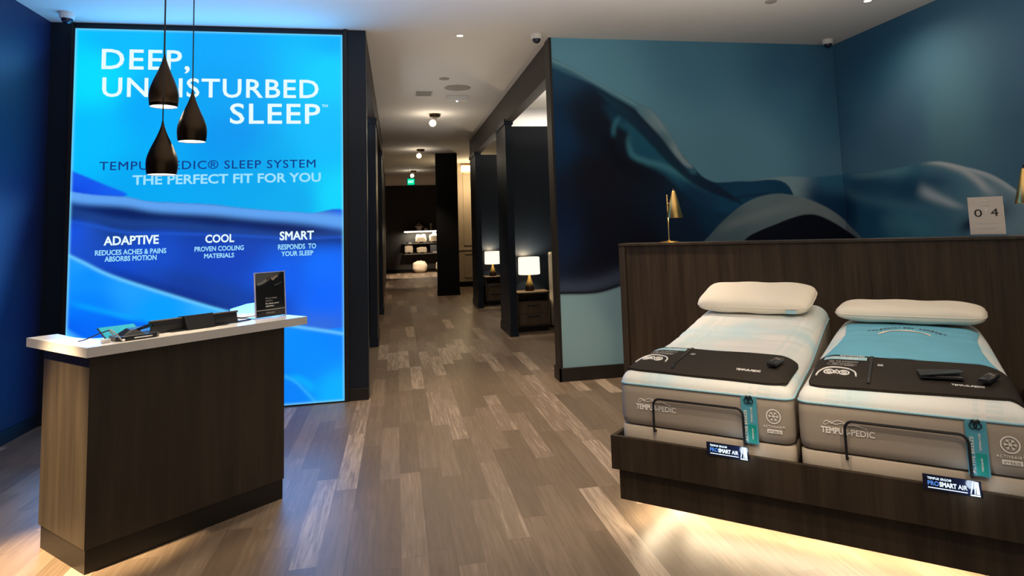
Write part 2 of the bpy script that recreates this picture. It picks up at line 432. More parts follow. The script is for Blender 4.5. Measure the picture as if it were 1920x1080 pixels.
_H = {}
def text_geo(body, w, cap, depth=0.002, bold=0.0, spacing=1.0):
    """flat lettering as (verts, faces): x 0..w, y from the baseline, z outward"""
    def raw(b, off, sp):
        cu = bpy.data.curves.new('lettering', 'FONT'); cu.body = b; cu.size = 1.0; cu.offset = off; cu.space_character = sp
        cu.resolution_u = 3
        ob = bpy.data.objects.new('lettering', cu); COL.objects.link(ob)
        dg = bpy.context.evaluated_depsgraph_get()
        me = bpy.data.meshes.new_from_object(ob.evaluated_get(dg))
        vs_ = [v.co[:] for v in me.vertices]; fs_ = [tuple(p.vertices) for p in me.polygons]
        bpy.data.objects.remove(ob, do_unlink=True); bpy.data.curves.remove(cu); bpy.data.meshes.remove(me)
        return vs_, fs_
    if 'cap' not in _H:
        vs_, _ = raw('H', 0.0, 1.0); _H['cap'] = max(v[1] for v in vs_) - min(v[1] for v in vs_)
    vs_, fs_ = raw(body, bold, spacing)
    if 'M' in body and bold > 0:
        # the thickened M of the built-in face folds over itself: put a clean M in its place
        mv, mf = raw('M', bold, 1.0); mw = max(v[0] for v in mv) - min(v[0] for v in mv)
        par = list(range(len(vs_)))
        def find(a):
            while par[a] != a: par[a] = par[par[a]]; a = par[a]
            return a
        for q in fs_:
            for b_ in q[1:]: par[find(q[0])] = find(b_)
        isl = {}
        for i in range(len(vs_)): isl.setdefault(find(i), []).append(i)
        kill = set(); new = []
        for ii in isl.values():
            xa = min(vs_[i][0] for i in ii); xb = max(vs_[i][0] for i in ii)
            if len(ii) == len(mv) and abs(xb - xa - mw) < 2e-3: kill.update(ii); new.append((xa, xb))
        keep = [i for i in range(len(vs_)) if i not in kill]; mp = {a: b_ for b_, a in enumerate(keep)}
        vs_ = [vs_[i] for i in keep]; fs_ = [tuple(mp[i] for i in q) for q in fs_ if q[0] not in kill]
        for xa, xb in new:
            o_ = bold; t = 0.098 + 2 * o_; tp, bt, md = 0.682 + o_, -o_, (xa + xb) / 2; n0 = len(vs_)
            pts = [(xb, tp), (xb - t * 0.98, tp), (md, 0.402 + 1.3 * o_), (xa + t * 0.98, tp), (xa, tp), (xa, bt), (xa + t, bt), (xa + t, 0.531 - 2.6 * o_),
                   (md - 0.02, 0.267 - 1.3 * o_), (md + 0.02, 0.267 - 1.3 * o_), (xb - t, 0.531 - 2.6 * o_), (xb - t, bt), (xb, bt)]
            vs_ += [(a, b_, 0.0) for a, b_ in pts]; k = lambda *q: tuple(n0 + i for i in q)
            fs_ += [k(3, 4, 5, 6, 7), k(3, 7, 8, 2), k(2, 8, 9), k(2, 9, 10, 1), k(1, 10, 11, 12, 0)]
    x0 = min(v[0] for v in vs_); x1 = max(v[0] for v in vs_)
    sx = w / (x1 - x0); sy = cap / _H['cap']
    n = len(vs_)
    # extrude: front sheet, back sheet and rim
    front = [((v[0] - x0) * sx, v[1] * sy, depth) for v in vs_]
    back = [((v[0] - x0) * sx, v[1] * sy, 0.0) for v in vs_]
    edges = {}
    for f in fs_:
        for a, b in zip(f, f[1:] + f[:1]):
            if (b, a) in edges: edges.pop((b, a))
            else: edges[(a, b)] = 1
    rim = [(a, b, b + n, a + n) for a, b in edges]
    return front + back, list(fs_) + [tuple(i + n for i in f)[::-1] for f in fs_] + rim

def word_pieces(v, f, n):
    """split lettering into its n words at the widest gaps"""
    par = list(range(len(v)))
    def find(a):
        while par[a] != a: par[a] = par[par[a]]; a = par[a]
        return a
    for q in f:
        for b in q[1:]: par[find(q[0])] = find(b)
    isl = {}
    for i in range(len(v)): isl.setdefault(find(i), []).append(i)
    spans = sorted((min(v[i][0] for i in ii), max(v[i][0] for i in ii)) for ii in isl.values())
    gaps = []; end = spans[0][1]
    for a, b in spans[1:]:
        if a > end: gaps.append((a - end, (a + end) / 2))
        end = max(end, b)
    cuts = sorted(c for _, c in sorted(gaps, reverse=True)[:n - 1])
    out = []
    for k in range(len(cuts) + 1):
        lo = cuts[k - 1] if k else -1e9; hi = cuts[k] if k < len(cuts) else 1e9
        fs_ = [q for q in f if lo <= v[q[0]][0] < hi]
        ids = sorted({i for q in fs_ for i in q}); mp = {a: b for b, a in enumerate(ids)}
        out.append(([v[i] for i in ids], [tuple(mp[i] for i in q) for q in fs_]))
    return out

def words(name, mat, parent, items, frame):
    """lettering with every word a mesh of its own"""
    for it in items:
        body, x, y, w, cap = it[:5]; bold = it[5] if len(it) > 5 else 0.0; sp = it[6] if len(it) > 6 else 1.0
        v, f = text_geo(body, w, cap, 0.0012, bold, sp)
        for vv, ff in word_pieces(v, f, len(body.split())):
            MB().add([frame(a + x, b + y, c) for a, b, c in vv], ff).obj(name, mat, parent, smooth=False)

def letter(name, mat, parent, items, frame):
    """one mesh of lettering: items (body, x, y, w, cap[, bold, spacing]); frame maps (x,y,z) to local space"""
    m = MB()
    for it in items:
        body, x, y, w, cap = it[:5]; bold = it[5] if len(it) > 5 else 0.0; sp = it[6] if len(it) > 6 else 1.0
        v, f = text_geo(body, w, cap, 0.0012, bold, sp)
        m.add([frame(a + x, b + y, c) for a, b, c in v], f)
    return m.obj(name, mat, parent, smooth=False)

def catmull(pts, n=10):
    pts = np.array(pts, float); P = np.vstack([2 * pts[0] - pts[1], pts, 2 * pts[-1] - pts[-2]])
    out = []
    for i in range(1, len(P) - 2):
        t = np.linspace(0, 1, n, endpoint=False)[:, None]
        a, b, c, d = P[i - 1], P[i], P[i + 1], P[i + 2]
        out.append(0.5 * (2 * b + (c - a) * t + (2 * a - 5 * b + 4 * c - d) * t ** 2 + (3 * b - a - 3 * c + d) * t ** 3))
    out.append(P[-2][None]); return np.vstack(out)

# ---------------------------------------------------------------- printed artwork (mural wallpaper, lightbox film)
class Canvas:
    def __init__(s, x0, x1, z0, z1, step):
        s.nx = int(round((x1 - x0) / step)) + 1; s.nz = int(round((z1 - z0) / step)) + 1
        s.xs = np.linspace(x0, x1, s.nx); s.zs = np.linspace(z0, z1, s.nz)
        X, Z = np.meshgrid(s.xs, s.zs); s.P = np.stack([X.ravel(), Z.ravel()], 1); s.step = step
        s.C = np.zeros((len(s.P), 3))
    def dist(s, poly, closed=False):
        A = poly; B = np.roll(poly, -1, 0) if closed else poly[1:]
        if not closed: A = poly[:-1]
        best = np.full(len(s.P), 1e9); tt = np.zeros(len(s.P)); n = len(A)
        for i in range(n):
            a = A[i]; d = B[i] - a; L = d @ d + 1e-12
            t = np.clip(((s.P - a) @ d) / L, 0, 1); q = a + t[:, None] * d
            r = np.hypot(*(s.P - q).T); m = r < best
            best[m] = r[m]; tt[m] = (i + t[m]) / n
        return best, tt
    def inside(s, poly):
        x, z = s.P.T; ins = np.zeros(len(x), bool); n = len(poly); j = n - 1
        for i in range(n):
            xi, zi = poly[i]; xj, zj = poly[j]
            c = ((zi > z) != (zj > z))
            with np.errstate(divide='ignore', invalid='ignore'):
                c &= x < (xj - xi) * (z - zi) / (zj - zi + 1e-15) + xi
            ins ^= c; j = i
        return ins
    def shade(s, ctrl):
        if isinstance(ctrl[0], (int, float)): return np.tile(lin(ctrl), (len(s.P), 1))
        w = 0; acc = 0
        for (x, z), c in ctrl:
            k = 1 / ((s.P[:, 0] - x) ** 2 + (s.P[:, 1] - z) ** 2 + 0.01) ** 1.7
            acc = acc + k[:, None] * lin(c); w = w + k
        return acc / w[:, None]
    def fill(s, pts, ctrl, soft=0.012, alpha=1.0):
        poly = catmull(pts, 8); d, _ = s.dist(poly, True); ins = s.inside(poly)
        a = np.clip(0.5 + np.where(ins, d, -d) / soft, 0, 1)[:, None] * alpha
        s.C = s.C * (1 - a) + s.shade(ctrl) * a
    def stroke(s, pts, w0, w1, col, alpha=1.0, p=2.0, fade=True, clip=None):
        poly = catmull(pts, 8); d, t = s.dist(poly); w = w0 + (w1 - w0) * t
        a = np.exp(-(d / w) ** p) * alpha
        if fade: a = a * np.sin(np.clip(np.minimum(t, 1 - t) * 3.2, 0, 1) * PI / 2) ** 1.5
        if clip is not None: a = a * clip
        s.C = s.C * (1 - a[:, None]) + lin(col) * a[:, None]
    def mask(s, pts, soft=0.012):
        poly = catmull(pts, 8); d, _ = s.dist(poly, True); ins = s.inside(poly)
        return np.clip(0.5 + np.where(ins, d, -d) / soft, 0, 1)
    def mesh(s, name, mat, fn, parent=None, gain=1.0, cols=None):
        i0, i1 = cols if cols else (0, s.nx)
        n = i1 - i0
        C = s.C.reshape(s.nz, s.nx, 3)[:, i0:i1].reshape(-1, 3) * gain
        P = s.P.reshape(s.nz, s.nx, 2)[:, i0:i1].reshape(-1, 2)
        co = np.array([fn(x, z) for x, z in P])
        me = bpy.data.meshes.new(name)
        ii = np.arange(n * s.nz).reshape(s.nz, n)
        q = np.stack([ii[:-1, :-1], ii[:-1, 1:], ii[1:, 1:], ii[1:, :-1]], -1).reshape(-1, 4)
        me.vertices.add(len(co)); me.vertices.foreach_set('co', co.ravel())
        me.loops.add(q.size); me.loops.foreach_set('vertex_index', q.ravel())
        me.polygons.add(len(q)); me.polygons.foreach_set('loop_start', np.arange(0, q.size, 4))
        me.update(calc_edges=True)
        at = me.color_attributes.new('print', 'FLOAT_COLOR', 'POINT')
        at.data.foreach_set('color', np.hstack([C, np.ones((len(C), 1))]).astype(np.float32).ravel())
        me.materials.append(MT[mat])
        o = bpy.data.objects.new(name, me); COL.objects.link(o)
        if parent is not None: o.parent = parent
        return o

MURAL = {
  'wedge': [(0.482, 3.179), (0.719, 3.041), (0.946, 2.896), (1.103, 2.738), (1.261, 2.579), (1.431, 2.382), (1.628, 2.196), (1.915, 2.051), (2.214, 1.836), (1.939, 1.922), (1.62, 2.069), (1.373, 2.273), (1.16, 2.494), (0.937, 2.726), (0.708, 2.932)],
  'pale': [(0.964, 3.006), (1.163, 2.909), (1.302, 2.738), (1.403, 2.572), (1.485, 2.418), (1.619, 2.264), (1.529, 2.283), (1.395, 2.431), (1.262, 2.603), (1.117, 2.762), (0.996, 2.896)],
  'cloth': [(-0.008, 3.504), (0.07, 3.482), (0.232, 3.4), (0.413, 3.306), (0.717, 3.139), (1.026, 2.982), (1.176, 2.909), (1.302, 2.744), (1.403, 2.578), (1.479, 2.437), (1.632, 2.264), (1.755, 2.139), (1.917, 2.081), (2.285, 2.087), (2.827, 2.014), (2.902, 1.204), (2.225, 1.231), (1.568, 1.198), (1.119, 1.129), (0.708, 0.98), (0.492, 0.921), (0.311, 0.908), (-0.003, 0.918), (-0.103, 0.923)],
  'edge_band': [(0.019, 3.432), (0.23, 3.345), (0.509, 3.24), (0.722, 3.114), (0.95, 2.988), (1.109, 2.854), (1.31, 2.658), (1.49, 2.4), (1.63, 2.233)],
  'rim': [(0.021, 3.475), (0.231, 3.388), (0.412, 3.293), (0.717, 3.127), (1.013, 2.964), (1.162, 2.891), (1.288, 2.713), (1.389, 2.566), (1.466, 2.424)],
  'pale_in': [(0.992, 2.927), (1.114, 2.836), (1.235, 2.695), (1.337, 2.554), (1.421, 2.431)],
  'teal_fan': [(0.591, 3.125), (0.803, 2.957), (1.014, 2.744), (1.197, 2.579), (1.443, 2.376), (1.753, 2.097), (2.201, 1.854), (1.993, 1.725), (1.609, 1.887), (1.302, 2.165), (1.024, 2.32), (0.871, 2.412), (0.87, 2.653), (0.7, 2.774), (0.571, 2.956)],
  'teal_hi': [(0.903, 2.683), (0.866, 2.563), (0.909, 2.412), (1.057, 2.338), (1.276, 2.274), (1.559, 2.131), (1.875, 1.941)],
  'teal_hi2': [(0.799, 2.865), (0.711, 2.744), (0.691, 2.582)],
  'dark_line': [(0.406, 3.148), (0.558, 3.077), (0.716, 2.974), (0.941, 2.805), (1.097, 2.628), (1.299, 2.444), (1.481, 2.247), (1.686, 2.08), (1.909, 1.959), (2.2, 1.83)],
  'dark_pocket': [(0.58, 2.865), (0.617, 2.594), (0.743, 2.353), (0.986, 2.2), (1.36, 2.043)],
  'red_dk': [(0.452, 2.775), (0.487, 2.179), (0.525, 1.649)],
  'low_rim': [(-0.001, 0.98), (0.314, 0.976), (0.557, 1.022), (0.744, 1.088)],
  'low_line': [(-0.015, 0.925), (0.311, 0.914), (0.492, 0.927), (0.727, 0.985)],
  'ridge': [(1.916, 2.075), (2.15, 2.089), (2.421, 2.103), (2.767, 2.135), (3.116, 2.123), (3.415, 2.137), (3.739, 2.162), (4.095, 2.14), (4.5, 2.136), (4.725, 2.158), (4.901, 2.155), (5.065, 2.132), (5.308, 2.061), (5.533, 1.985), (5.712, 1.884), (5.899, 1.733), (6.051, 1.593), (6.294, 1.385), (6.582, 1.112), (6.885, 0.693), (6.837, 0.252), (3.623, 1.18), (2.907, 1.265), (2.385, 1.591), (2.228, 1.749)],
  'ridge_light': [(1.981, 2.056), (2.281, 2.038), (2.552, 2.02), (2.757, 2.003), (2.96, 1.936)],
  'ridge_dark': [(2.966, 2.012), (3.234, 1.848), (3.508, 1.715), (3.71, 1.522)],
  'hump': [(1.575, 1.317), (1.745, 1.448), (1.919, 1.606), (2.093, 1.741), (2.268, 1.847), (2.476, 1.916), (2.683, 1.936), (2.957, 1.893), (3.23, 1.792), (3.433, 1.673), (3.59, 1.542), (3.787, 1.398), (3.903, 1.248)],
  'hump_dark': [(2.13, 1.296), (2.24, 1.437), (2.413, 1.517), (2.622, 1.584), (2.798, 1.641), (3.01, 1.684), (3.184, 1.667), (3.388, 1.573), (3.562, 1.467), (3.756, 1.368), (3.814, 1.247)],
  'hump_hi': [(1.845, 1.487), (2.084, 1.601), (2.391, 1.683), (2.739, 1.767), (3.019, 1.791)],
  'wave': [(1.999, 1.816), (2.137, 1.893), (2.409, 1.93), (2.683, 1.942)],
  'streak1': [(4.832, 2.163), (5.064, 2.122), (5.276, 2.039), (5.424, 1.931), (5.527, 1.83), (5.647, 1.775)],
  'streak2': [(5.249, 2.072), (5.531, 1.97), (5.685, 1.881), (5.852, 1.754)],
  'streak3': [(4.662, 1.921), (4.863, 1.826), (5.054, 1.748), (5.322, 1.655)],
  'streak4': [(3.464, 2.034), (3.707, 1.895), (4.137, 1.781), (4.672, 1.701), (5.186, 1.528)],
  'streak5': [(3.475, 2.161), (3.916, 2.108), (4.339, 2.106), (4.686, 2.129)],
  'dk1': [(3.538, 2.064), (4.077, 1.992), (4.55, 1.918), (4.979, 1.951), (5.287, 1.876)],
  'dk2': [(3.682, 1.678), (4.032, 1.607), (4.424, 1.485), (4.641, 1.428)],
  'lowlight': [(4.031, 1.595), (4.503, 1.512), (5.055, 1.479)],
  'dkr': [(5.113, 1.428), (5.307, 1.526), (5.489, 1.596), (5.871, 1.698)],
}
SIGN = {
  'wedge': [(-3.086, 2.408), (-2.963, 2.306), (-2.858, 2.254), (-2.675, 2.165), (-2.49, 2.07), (-2.672, 2.039), (-3.075, 2.048)],
  'band': [(-3.078, 2.148), (-2.957, 2.105), (-2.763, 2.071), (-2.49, 2.045), (-2.304, 2.0), (-2.023, 1.978), (-1.737, 1.955), (-1.494, 1.918), (-1.149, 1.877), (-0.847, 1.848), (-0.437, 1.772), (-0.446, 0.572), (-0.949, 0.681), (-1.244, 0.826), (-1.678, 0.963), (-2.056, 1.098), (-2.426, 1.241), (-2.655, 1.341), (-2.836, 1.447), (-2.958, 1.516), (-3.061, 1.584)],
  'rim': [(-3.055, 2.122), (-2.853, 2.073), (-2.489, 2.035), (-2.211, 1.982), (-1.736, 1.94), (-1.347, 1.893), (-0.949, 1.851), (-0.489, 1.774)],
  'dk': [(-3.051, 1.983), (-2.761, 1.976), (-2.487, 1.933), (-2.069, 1.902), (-1.639, 1.87), (-1.248, 1.796), (-0.898, 1.722), (-0.49, 1.667)],
  'dk2': [(-3.05, 1.948), (-2.758, 1.861), (-2.484, 1.802), (-2.067, 1.769), (-1.638, 1.704), (-1.247, 1.65), (-0.949, 1.629), (-0.542, 1.637)],
  'fold_line': [(-3.047, 1.849), (-2.756, 1.781), (-2.482, 1.712), (-2.065, 1.688), (-1.492, 1.648), (-0.949, 1.603), (-0.49, 1.603)],
  'dk3': [(-2.837, 1.472), (-2.519, 1.305), (-2.196, 1.18), (-1.915, 1.076), (-1.583, 0.957), (-1.244, 0.867)],
  'dk4': [(-2.475, 1.367), (-2.059, 1.274), (-1.632, 1.127), (-1.244, 0.979), (-0.949, 0.809)],
  'low': [(-3.061, 1.584), (-2.958, 1.516), (-2.836, 1.447), (-2.655, 1.341), (-2.426, 1.241), (-2.056, 1.098), (-1.678, 0.963), (-1.244, 0.826), (-0.949, 0.747), (-0.749, 0.704), (-0.446, 0.634), (-0.451, -0.145), (-3.015, 0.077)],
  'low_rim': [(-3.038, 1.563), (-2.958, 1.511), (-2.836, 1.442), (-2.655, 1.336), (-2.426, 1.236), (-2.056, 1.093), (-1.678, 0.953), (-1.244, 0.821), (-0.949, 0.747), (-0.749, 0.704), (-0.471, 0.641)],
  'low_dk': [(-2.98, 1.074), (-2.78, 1.014), (-2.51, 0.926), (-2.282, 0.863), (-2.189, 0.759), (-2.412, 0.578), (-2.725, 0.6), (-2.995, 0.834)],
  'low_dk_rim': [(-2.981, 1.093), (-2.781, 1.029), (-2.51, 0.94), (-2.328, 0.881)],
  'corner': [(-3.04, 0.885), (-2.96, 0.841), (-2.862, 0.768), (-2.683, 0.669), (-3.032, 0.645)],
  's1': [(-1.071, 0.284), (-0.973, 0.226), (-0.85, 0.09), (-0.761, -0.018)],
  's2': [(-1.071, 0.299), (-0.939, 0.249), (-0.85, 0.181), (-0.791, 0.096)],
  'g1': [(-0.611, 0.081), (-0.601, 0.06)],
}
SIGN_TEXT = {   # x0, x1, baseline, cap height, slope
  'deep': (-2.739, -1.961, 3.28, 0.19),
  'und': (-2.728, -0.753, 3.011, 0.181),
  'sleep': (-1.589, -0.738, 2.75, 0.195),
  'tm': (-0.722, -0.665, 2.914, 0.028),
  'tp': (-2.733, -0.785, 2.304, 0.079),
  'fit': (-2.446, -0.735, 2.163, 0.086),
  'ada': (-2.679, -2.208, 1.6, 0.078),
  'a1': (-2.749, -2.141, 1.508, 0.045),
  'a2': (-2.667, -2.224, 1.448, 0.045),
  'cool': (-1.799, -1.54, 1.592, 0.072),
  'c1': (-1.893, -1.452, 1.511, 0.043),
  'c2': (-1.807, -1.539, 1.444, 0.041),
  'sm': (-1.123, -0.802, 1.593, 0.079),
  's1': (-1.138, -0.782, 1.501, 0.047),
  's2': (-1.108, -0.808, 1.436, 0.044),
}


# ---------------------------------------------------------------- room shell
XL, YS, XC, XM, YM, XR = -3.19, 6.99, -0.288, 1.693, 7.074, 5.24
LX0, LX1, LZ0, LZ1 = -2.972, -0.518, 0.012, 3.67
YREAR = 29.4

struct(MB().box(-4.2, 5.6, -3.0, YREAR + 0.2, -0.10, 0.0).obj('floor', 'floor', smooth=False))
struct(MB().box(-4.2, 5.6, -3.0, YREAR + 0.2, CEIL, CEIL + 0.12).obj('ceiling', 'ceiling', smooth=False))
struct(MB().box(XL - 0.15, XL, -3.0, YS, 0, CEIL).obj('wall_left', 'navy_wall', smooth=False))
struct(MB().box(XL, XL + 0.015, -3.0, YS, 0, 0.11, 0.003).obj('baseboard_left', 'navy', smooth=False))
struct(MB().box(XL - 0.15, XC, YS, YS + 0.22, 0, CEIL).obj('wall_sign', 'navy', smooth=False))
# raised surround of the lightbox bay and its plinth
m = MB()
m.box(LX1 + 0.012, LX1 + 0.045, YS - 0.035, YS, 0.0, CEIL)
m.box(LX0 - 0.03, LX0 - 0.010, YS - 0.035, YS, 0.0, CEIL)
struct(m.obj('trim_1', 'dark_trim', smooth=False))
struct(MB().box(LX1 + 0.045, XC, YS - 0.018, YS, 0, 0.115, 0.003).obj('baseboard_sign', 'dark_trim', smooth=False))

# mural wall, corner and right wall
struct(MB().box(XM, XR, YM, YM + 0.20, 0, CEIL).obj('wall_mural', 'teal_wall', smooth=False))
struct(MB().box(XR, XR + 0.15, -3.0, YM + 0.2, 0, CEIL).obj('wall_right', 'teal_wall', smooth=False))
struct(MB().box(XM - 0.012, XM + 0.014, YM - 0.012, YM + 0.21, 0, CEIL).obj('trim_2', 'dark_trim', smooth=False))
struct(MB().box(XM - 0.026, XR, YM - 0.024, YM - 0.0, 0, 0.14, 0.003).obj('baseboard_mural', 'dark_trim', smooth=False))
struct(MB().box(XM - 0.026, XM, YM - 0.024, YM + 0.235, 0, 0.14, 0.003).obj('baseboard_corridor', 'dark_trim', smooth=False))
struct(MB().box(XR - 0.018, XR, -3.0, YM - 0.024, 0, 0.14, 0.003).obj('baseboard_right', 'dark_trim', smooth=False))

# wallpaper artwork: draped silk in blues, running round the corner
cv = Canvas(0.014, 9.2, 0.14, CEIL, 0.0105)
Mu = MURAL
cv.C[:] = cv.shade([((0.0, 3.6), (88, 138, 160)), ((0.6, 2.8), (88, 138, 158)), ((1.3, 2.4), (82, 128, 148)), ((1.8, 3.5), (68, 114, 138)),
                    ((2.4, 2.2), (76, 120, 142)), ((3.0, 3.3), (54, 98, 124)), ((3.5, 3.0), (44, 86, 112)), ((3.55, 2.0), (62, 100, 124)),
                    ((4.2, 3.4), (38, 78, 106)), ((4.6, 2.6), (54, 86, 110)), ((5.2, 2.5), (66, 102, 120)), ((6.0, 2.6), (52, 86, 108)),
                    ((0.3, 0.5), (116, 146, 154)), ((0.7, 0.7), (98, 128, 140)), ((1.0, 0.3), (98, 128, 140))])
def near(k, i): return Mu[k][i]
# far ridge, continuing on the right wall
cv.fill(Mu['ridge'], [(near('ridge', 1), (78, 112, 128)), (near('ridge', 3), (104, 130, 142)), (near('ridge', 5), (34, 82, 112)),
                      (near('ridge', 8), (58, 104, 124)), (near('ridge', 11), (66, 104, 124)), (near('ridge', 15), (100, 128, 142)),
                      (near('dk1', 2), (22, 62, 90)), (near('dk2', 1), (22, 70, 100)), (near('lowlight', 1), (48, 100, 122)),
                      (near('ridge', 18), (30, 66, 92)), (near('ridge_dark', 2), (8, 42, 70))], 0.014)
ck = cv.mask(Mu['ridge'])
cv.stroke(Mu['ridge_light'], 0.06, 0.05, (108, 134, 142), 0.8, clip=ck)
cv.stroke(Mu['ridge_dark'], 0.15, 0.10, (6, 40, 70), 0.9, clip=ck)
cv.stroke(Mu['dk1'], 0.10, 0.10, (20, 58, 86), 0.7, clip=ck)
cv.stroke(Mu['dk2'], 0.09, 0.08, (18, 64, 94), 0.6, clip=ck)
cv.stroke(Mu['lowlight'], 0.10, 0.08, (60, 108, 124), 0.6, clip=ck)
cv.stroke(Mu['dkr'], 0.06, 0.10, (6, 30, 56), 0.9, clip=ck)
cv.stroke(Mu['streak5'], 0.045, 0.045, (76, 116, 132), 0.7, clip=ck)
cv.stroke(Mu['streak4'], 0.07, 0.05, (62, 104, 122), 0.5, clip=ck)
cv.stroke(Mu['streak2'], 0.035, 0.028, (136, 150, 160), 0.95, clip=ck)
cv.stroke(Mu['streak1'], 0.036, 0.045, (150, 160, 166), 0.95, clip=ck)
cv.stroke(Mu['streak3'], 0.075, 0.028, (138, 154, 164), 0.95, clip=ck)
cv.stroke([(x, z - 0.012) for x, z in Mu['ridge'][9:17]], 0.020, 0.020, (150, 162, 168), 0.9, clip=ck)
# the tall cloth at the corridor end
cv.fill(Mu['cloth'], [(near('cloth', 1), (26, 64, 92)), (near('red_dk', 0), (8, 20, 36)), (near('red_dk', 1), (14, 17, 28)), (near('red_dk', 2), (8, 13, 28)),
                      ((0.05, 2.6), (8, 48, 82)), ((0.06, 1.6), (6, 28, 58)), ((0.5, 1.2), (4, 8, 24)), ((1.0, 1.3), (3, 5, 20)),
                      ((1.5, 1.5), (4, 26, 50)), ((1.9, 1.7), (6, 44, 72)), (near('teal_fan', 6), (8, 56, 86))], 0.012)
ck = cv.mask(Mu['cloth'])

cv.fill(Mu['teal_fan'], [(near('teal_fan', 1), (10, 44, 68)), (near('teal_fan', 3), (20, 84, 110)), (near('teal_fan', 4), (16, 78, 106)), (near('teal_fan', 6), (12, 62, 94)),
                         (near('teal_fan', 8), (8, 46, 76)), (near('teal_fan', 10), (22, 84, 110)), (near('teal_fan', 12), (26, 84, 106)), (near('teal_fan', 0), (6, 32, 54)),
                         (near('teal_hi', 4), (24, 84, 106))], 0.07)
cv.stroke(Mu['dark_pocket'], 0.07, 0.14, (3, 10, 26), 0.85, clip=ck)
cv.stroke(Mu['teal_hi'], 0.030, 0.045, (62, 124, 142), 0.85, clip=ck)
cv.stroke(Mu['teal_hi2'], 0.03, 0.03, (48, 108, 126), 0.8, clip=ck)
cv.fill(Mu['wedge'], [(Mu['wedge'][0], (18, 52, 72)), (Mu['wedge'][4], (12, 40, 62)), (Mu['wedge'][8], (6, 28, 52))], 0.035, 0.95)
cv.stroke(Mu['edge_band'], 0.040, 0.055, (50, 96, 116), 0.9, p=4, clip=ck, fade=False)
cv.stroke(Mu['rim'], 0.030, 0.034, (98, 142, 156), 0.95, clip=ck, fade=False)
cv.fill(Mu['pale'], [(Mu['pale'][0], (84, 124, 138)), (Mu['pale'][2], (122, 146, 154)), (Mu['pale'][4], (128, 148, 156)), (Mu['pale'][8], (70, 108, 124))], 0.035, 0.9)
cv.stroke(Mu['low_rim'], 0.09, 0.09, (54, 64, 86), 0.7, clip=ck, fade=False)
cv.stroke(Mu['low_line'], 0.018, 0.018, (6, 10, 18), 0.95, fade=False)
# pale arch over a dark hollow
cv.fill(Mu['hump'], [(near('hump', 2), (70, 90, 100)), (near('hump', 5), (88, 108, 116)), (near('hump', 8), (98, 112, 118)), (near('hump', 11), (78, 94, 104))], 0.012)
cv.stroke(Mu['hump_hi'], 0.06, 0.06, (108, 122, 126), 0.6)
cv.fill(Mu['hump_dark'], (3, 6, 22), 0.014)
cv.stroke(Mu['wave'], 0.022, 0.016, (10, 38, 60), 0.7)
MURAL_GAIN = 1.6
sc = XR - XM
kcol = int(np.searchsorted(cv.xs, sc))
m1 = cv.mesh('wall_mural_print', 'mural', lambda s, z: (min(XM + s, XR - 0.002), YM - 0.003, z), gain=MURAL_GAIN, cols=(0, kcol + 1)); struct(m1)
m1.parent = bpy.data.objects['wall_mural']
m2 = cv.mesh('wall_right_print', 'mural', lambda s, z: (XR - 0.003, YM - 0.003 - max(0, s - sc), z), gain=MURAL_GAIN, cols=(kcol, cv.nx)); struct(m2)
m2.parent = bpy.data.objects['wall_right']

# lightbox: printed film lit from behind
root = thing('lightbox_sign', 'tall glowing blue lightbox sign on the dark wall with headline lettering', 'lightbox sign', (LX0, YS, 0))
off = lambda o: setattr(o, 'location', (-LX0, -YS, 0))
cv = Canvas(LX0, LX1, LZ0, LZ1, 0.0105)
Sg = SIGN
def sn(k, i): return Sg[k][i]
cv.C[:] = cv.shade([((-2.80, 3.2), (0, 222, 255)), ((-2.6, 3.6), (0, 186, 255)), ((-1.7, 3.62), (0, 168, 255)), ((-1.7, 3.1), (0, 164, 246)), ((-0.62, 3.3), (0, 208, 255)),
                    ((-0.6, 3.62), (0, 178, 255)), ((-1.6, 2.6), (0, 152, 240)), ((-2.85, 2.6), (0, 190, 255)), ((-0.6, 2.6), (0, 190, 255)), ((-1.3, 2.2), (0, 168, 240)),
                    ((-2.4, 2.1), (0, 168, 244)), ((-1.0, 1.95), (0, 172, 240)), ((-0.56, 2.0), (0, 214, 255)), ((-2.3, 2.9), (0, 170, 250))])
cv.fill(Sg['wedge'], [(sn('wedge', 1), (20, 90, 240)), (sn('wedge', 4), (16, 96, 240)), (sn('wedge', 6), (10, 60, 220))], 0.02)
cv.fill(Sg['band'], [(sn('band', 1), (80, 150, 245)), (sn('dk', 2), (6, 34, 110)), (sn('dk', 4), (4, 40, 110)), (sn('dk', 6), (24, 70, 165)), (sn('dk2', 2), (24, 66, 150)),
                     (sn('dk2', 0), (20, 60, 150)), (sn('fold_line', 0), (0, 82, 250)), (sn('fold_line', 4), (22, 70, 180)), (sn('fold_line', 6), (16, 104, 250)), (sn('dk3', 1), (16, 76, 210)),
                     (sn('dk3', 3), (18, 60, 170)), (sn('dk4', 3), (14, 66, 190)), (sn('low', 6), (22, 70, 170)), (sn('low', 9), (48, 108, 225)), ((-0.7, 1.3), (8, 110, 255)), ((-1.1, 1.2), (12, 96, 240)),
                     ((-2.3, 1.52), (20, 78, 205)), ((-1.6, 1.45), (16, 66, 190)), ((-0.7, 1.0), (8, 104, 255))], 0.014)
ck = cv.mask(Sg['band'])
dn = lambda k, d: [(x, z - d) for x, z in Sg[k]]
cv.stroke(dn('dk', 0.055), 0.105, 0.12, (2, 28, 92), 0.95, clip=ck, fade=False)
cv.stroke(Sg['dk3'], 0.06, 0.10, (10, 46, 132), 0.75, clip=ck)
cv.stroke(Sg['dk2'], 0.05, 0.04, (26, 66, 142), 0.8, clip=ck, fade=False)
cv.stroke(Sg['fold_line'], 0.018, 0.018, (30, 90, 215), 0.6, clip=ck, fade=False)
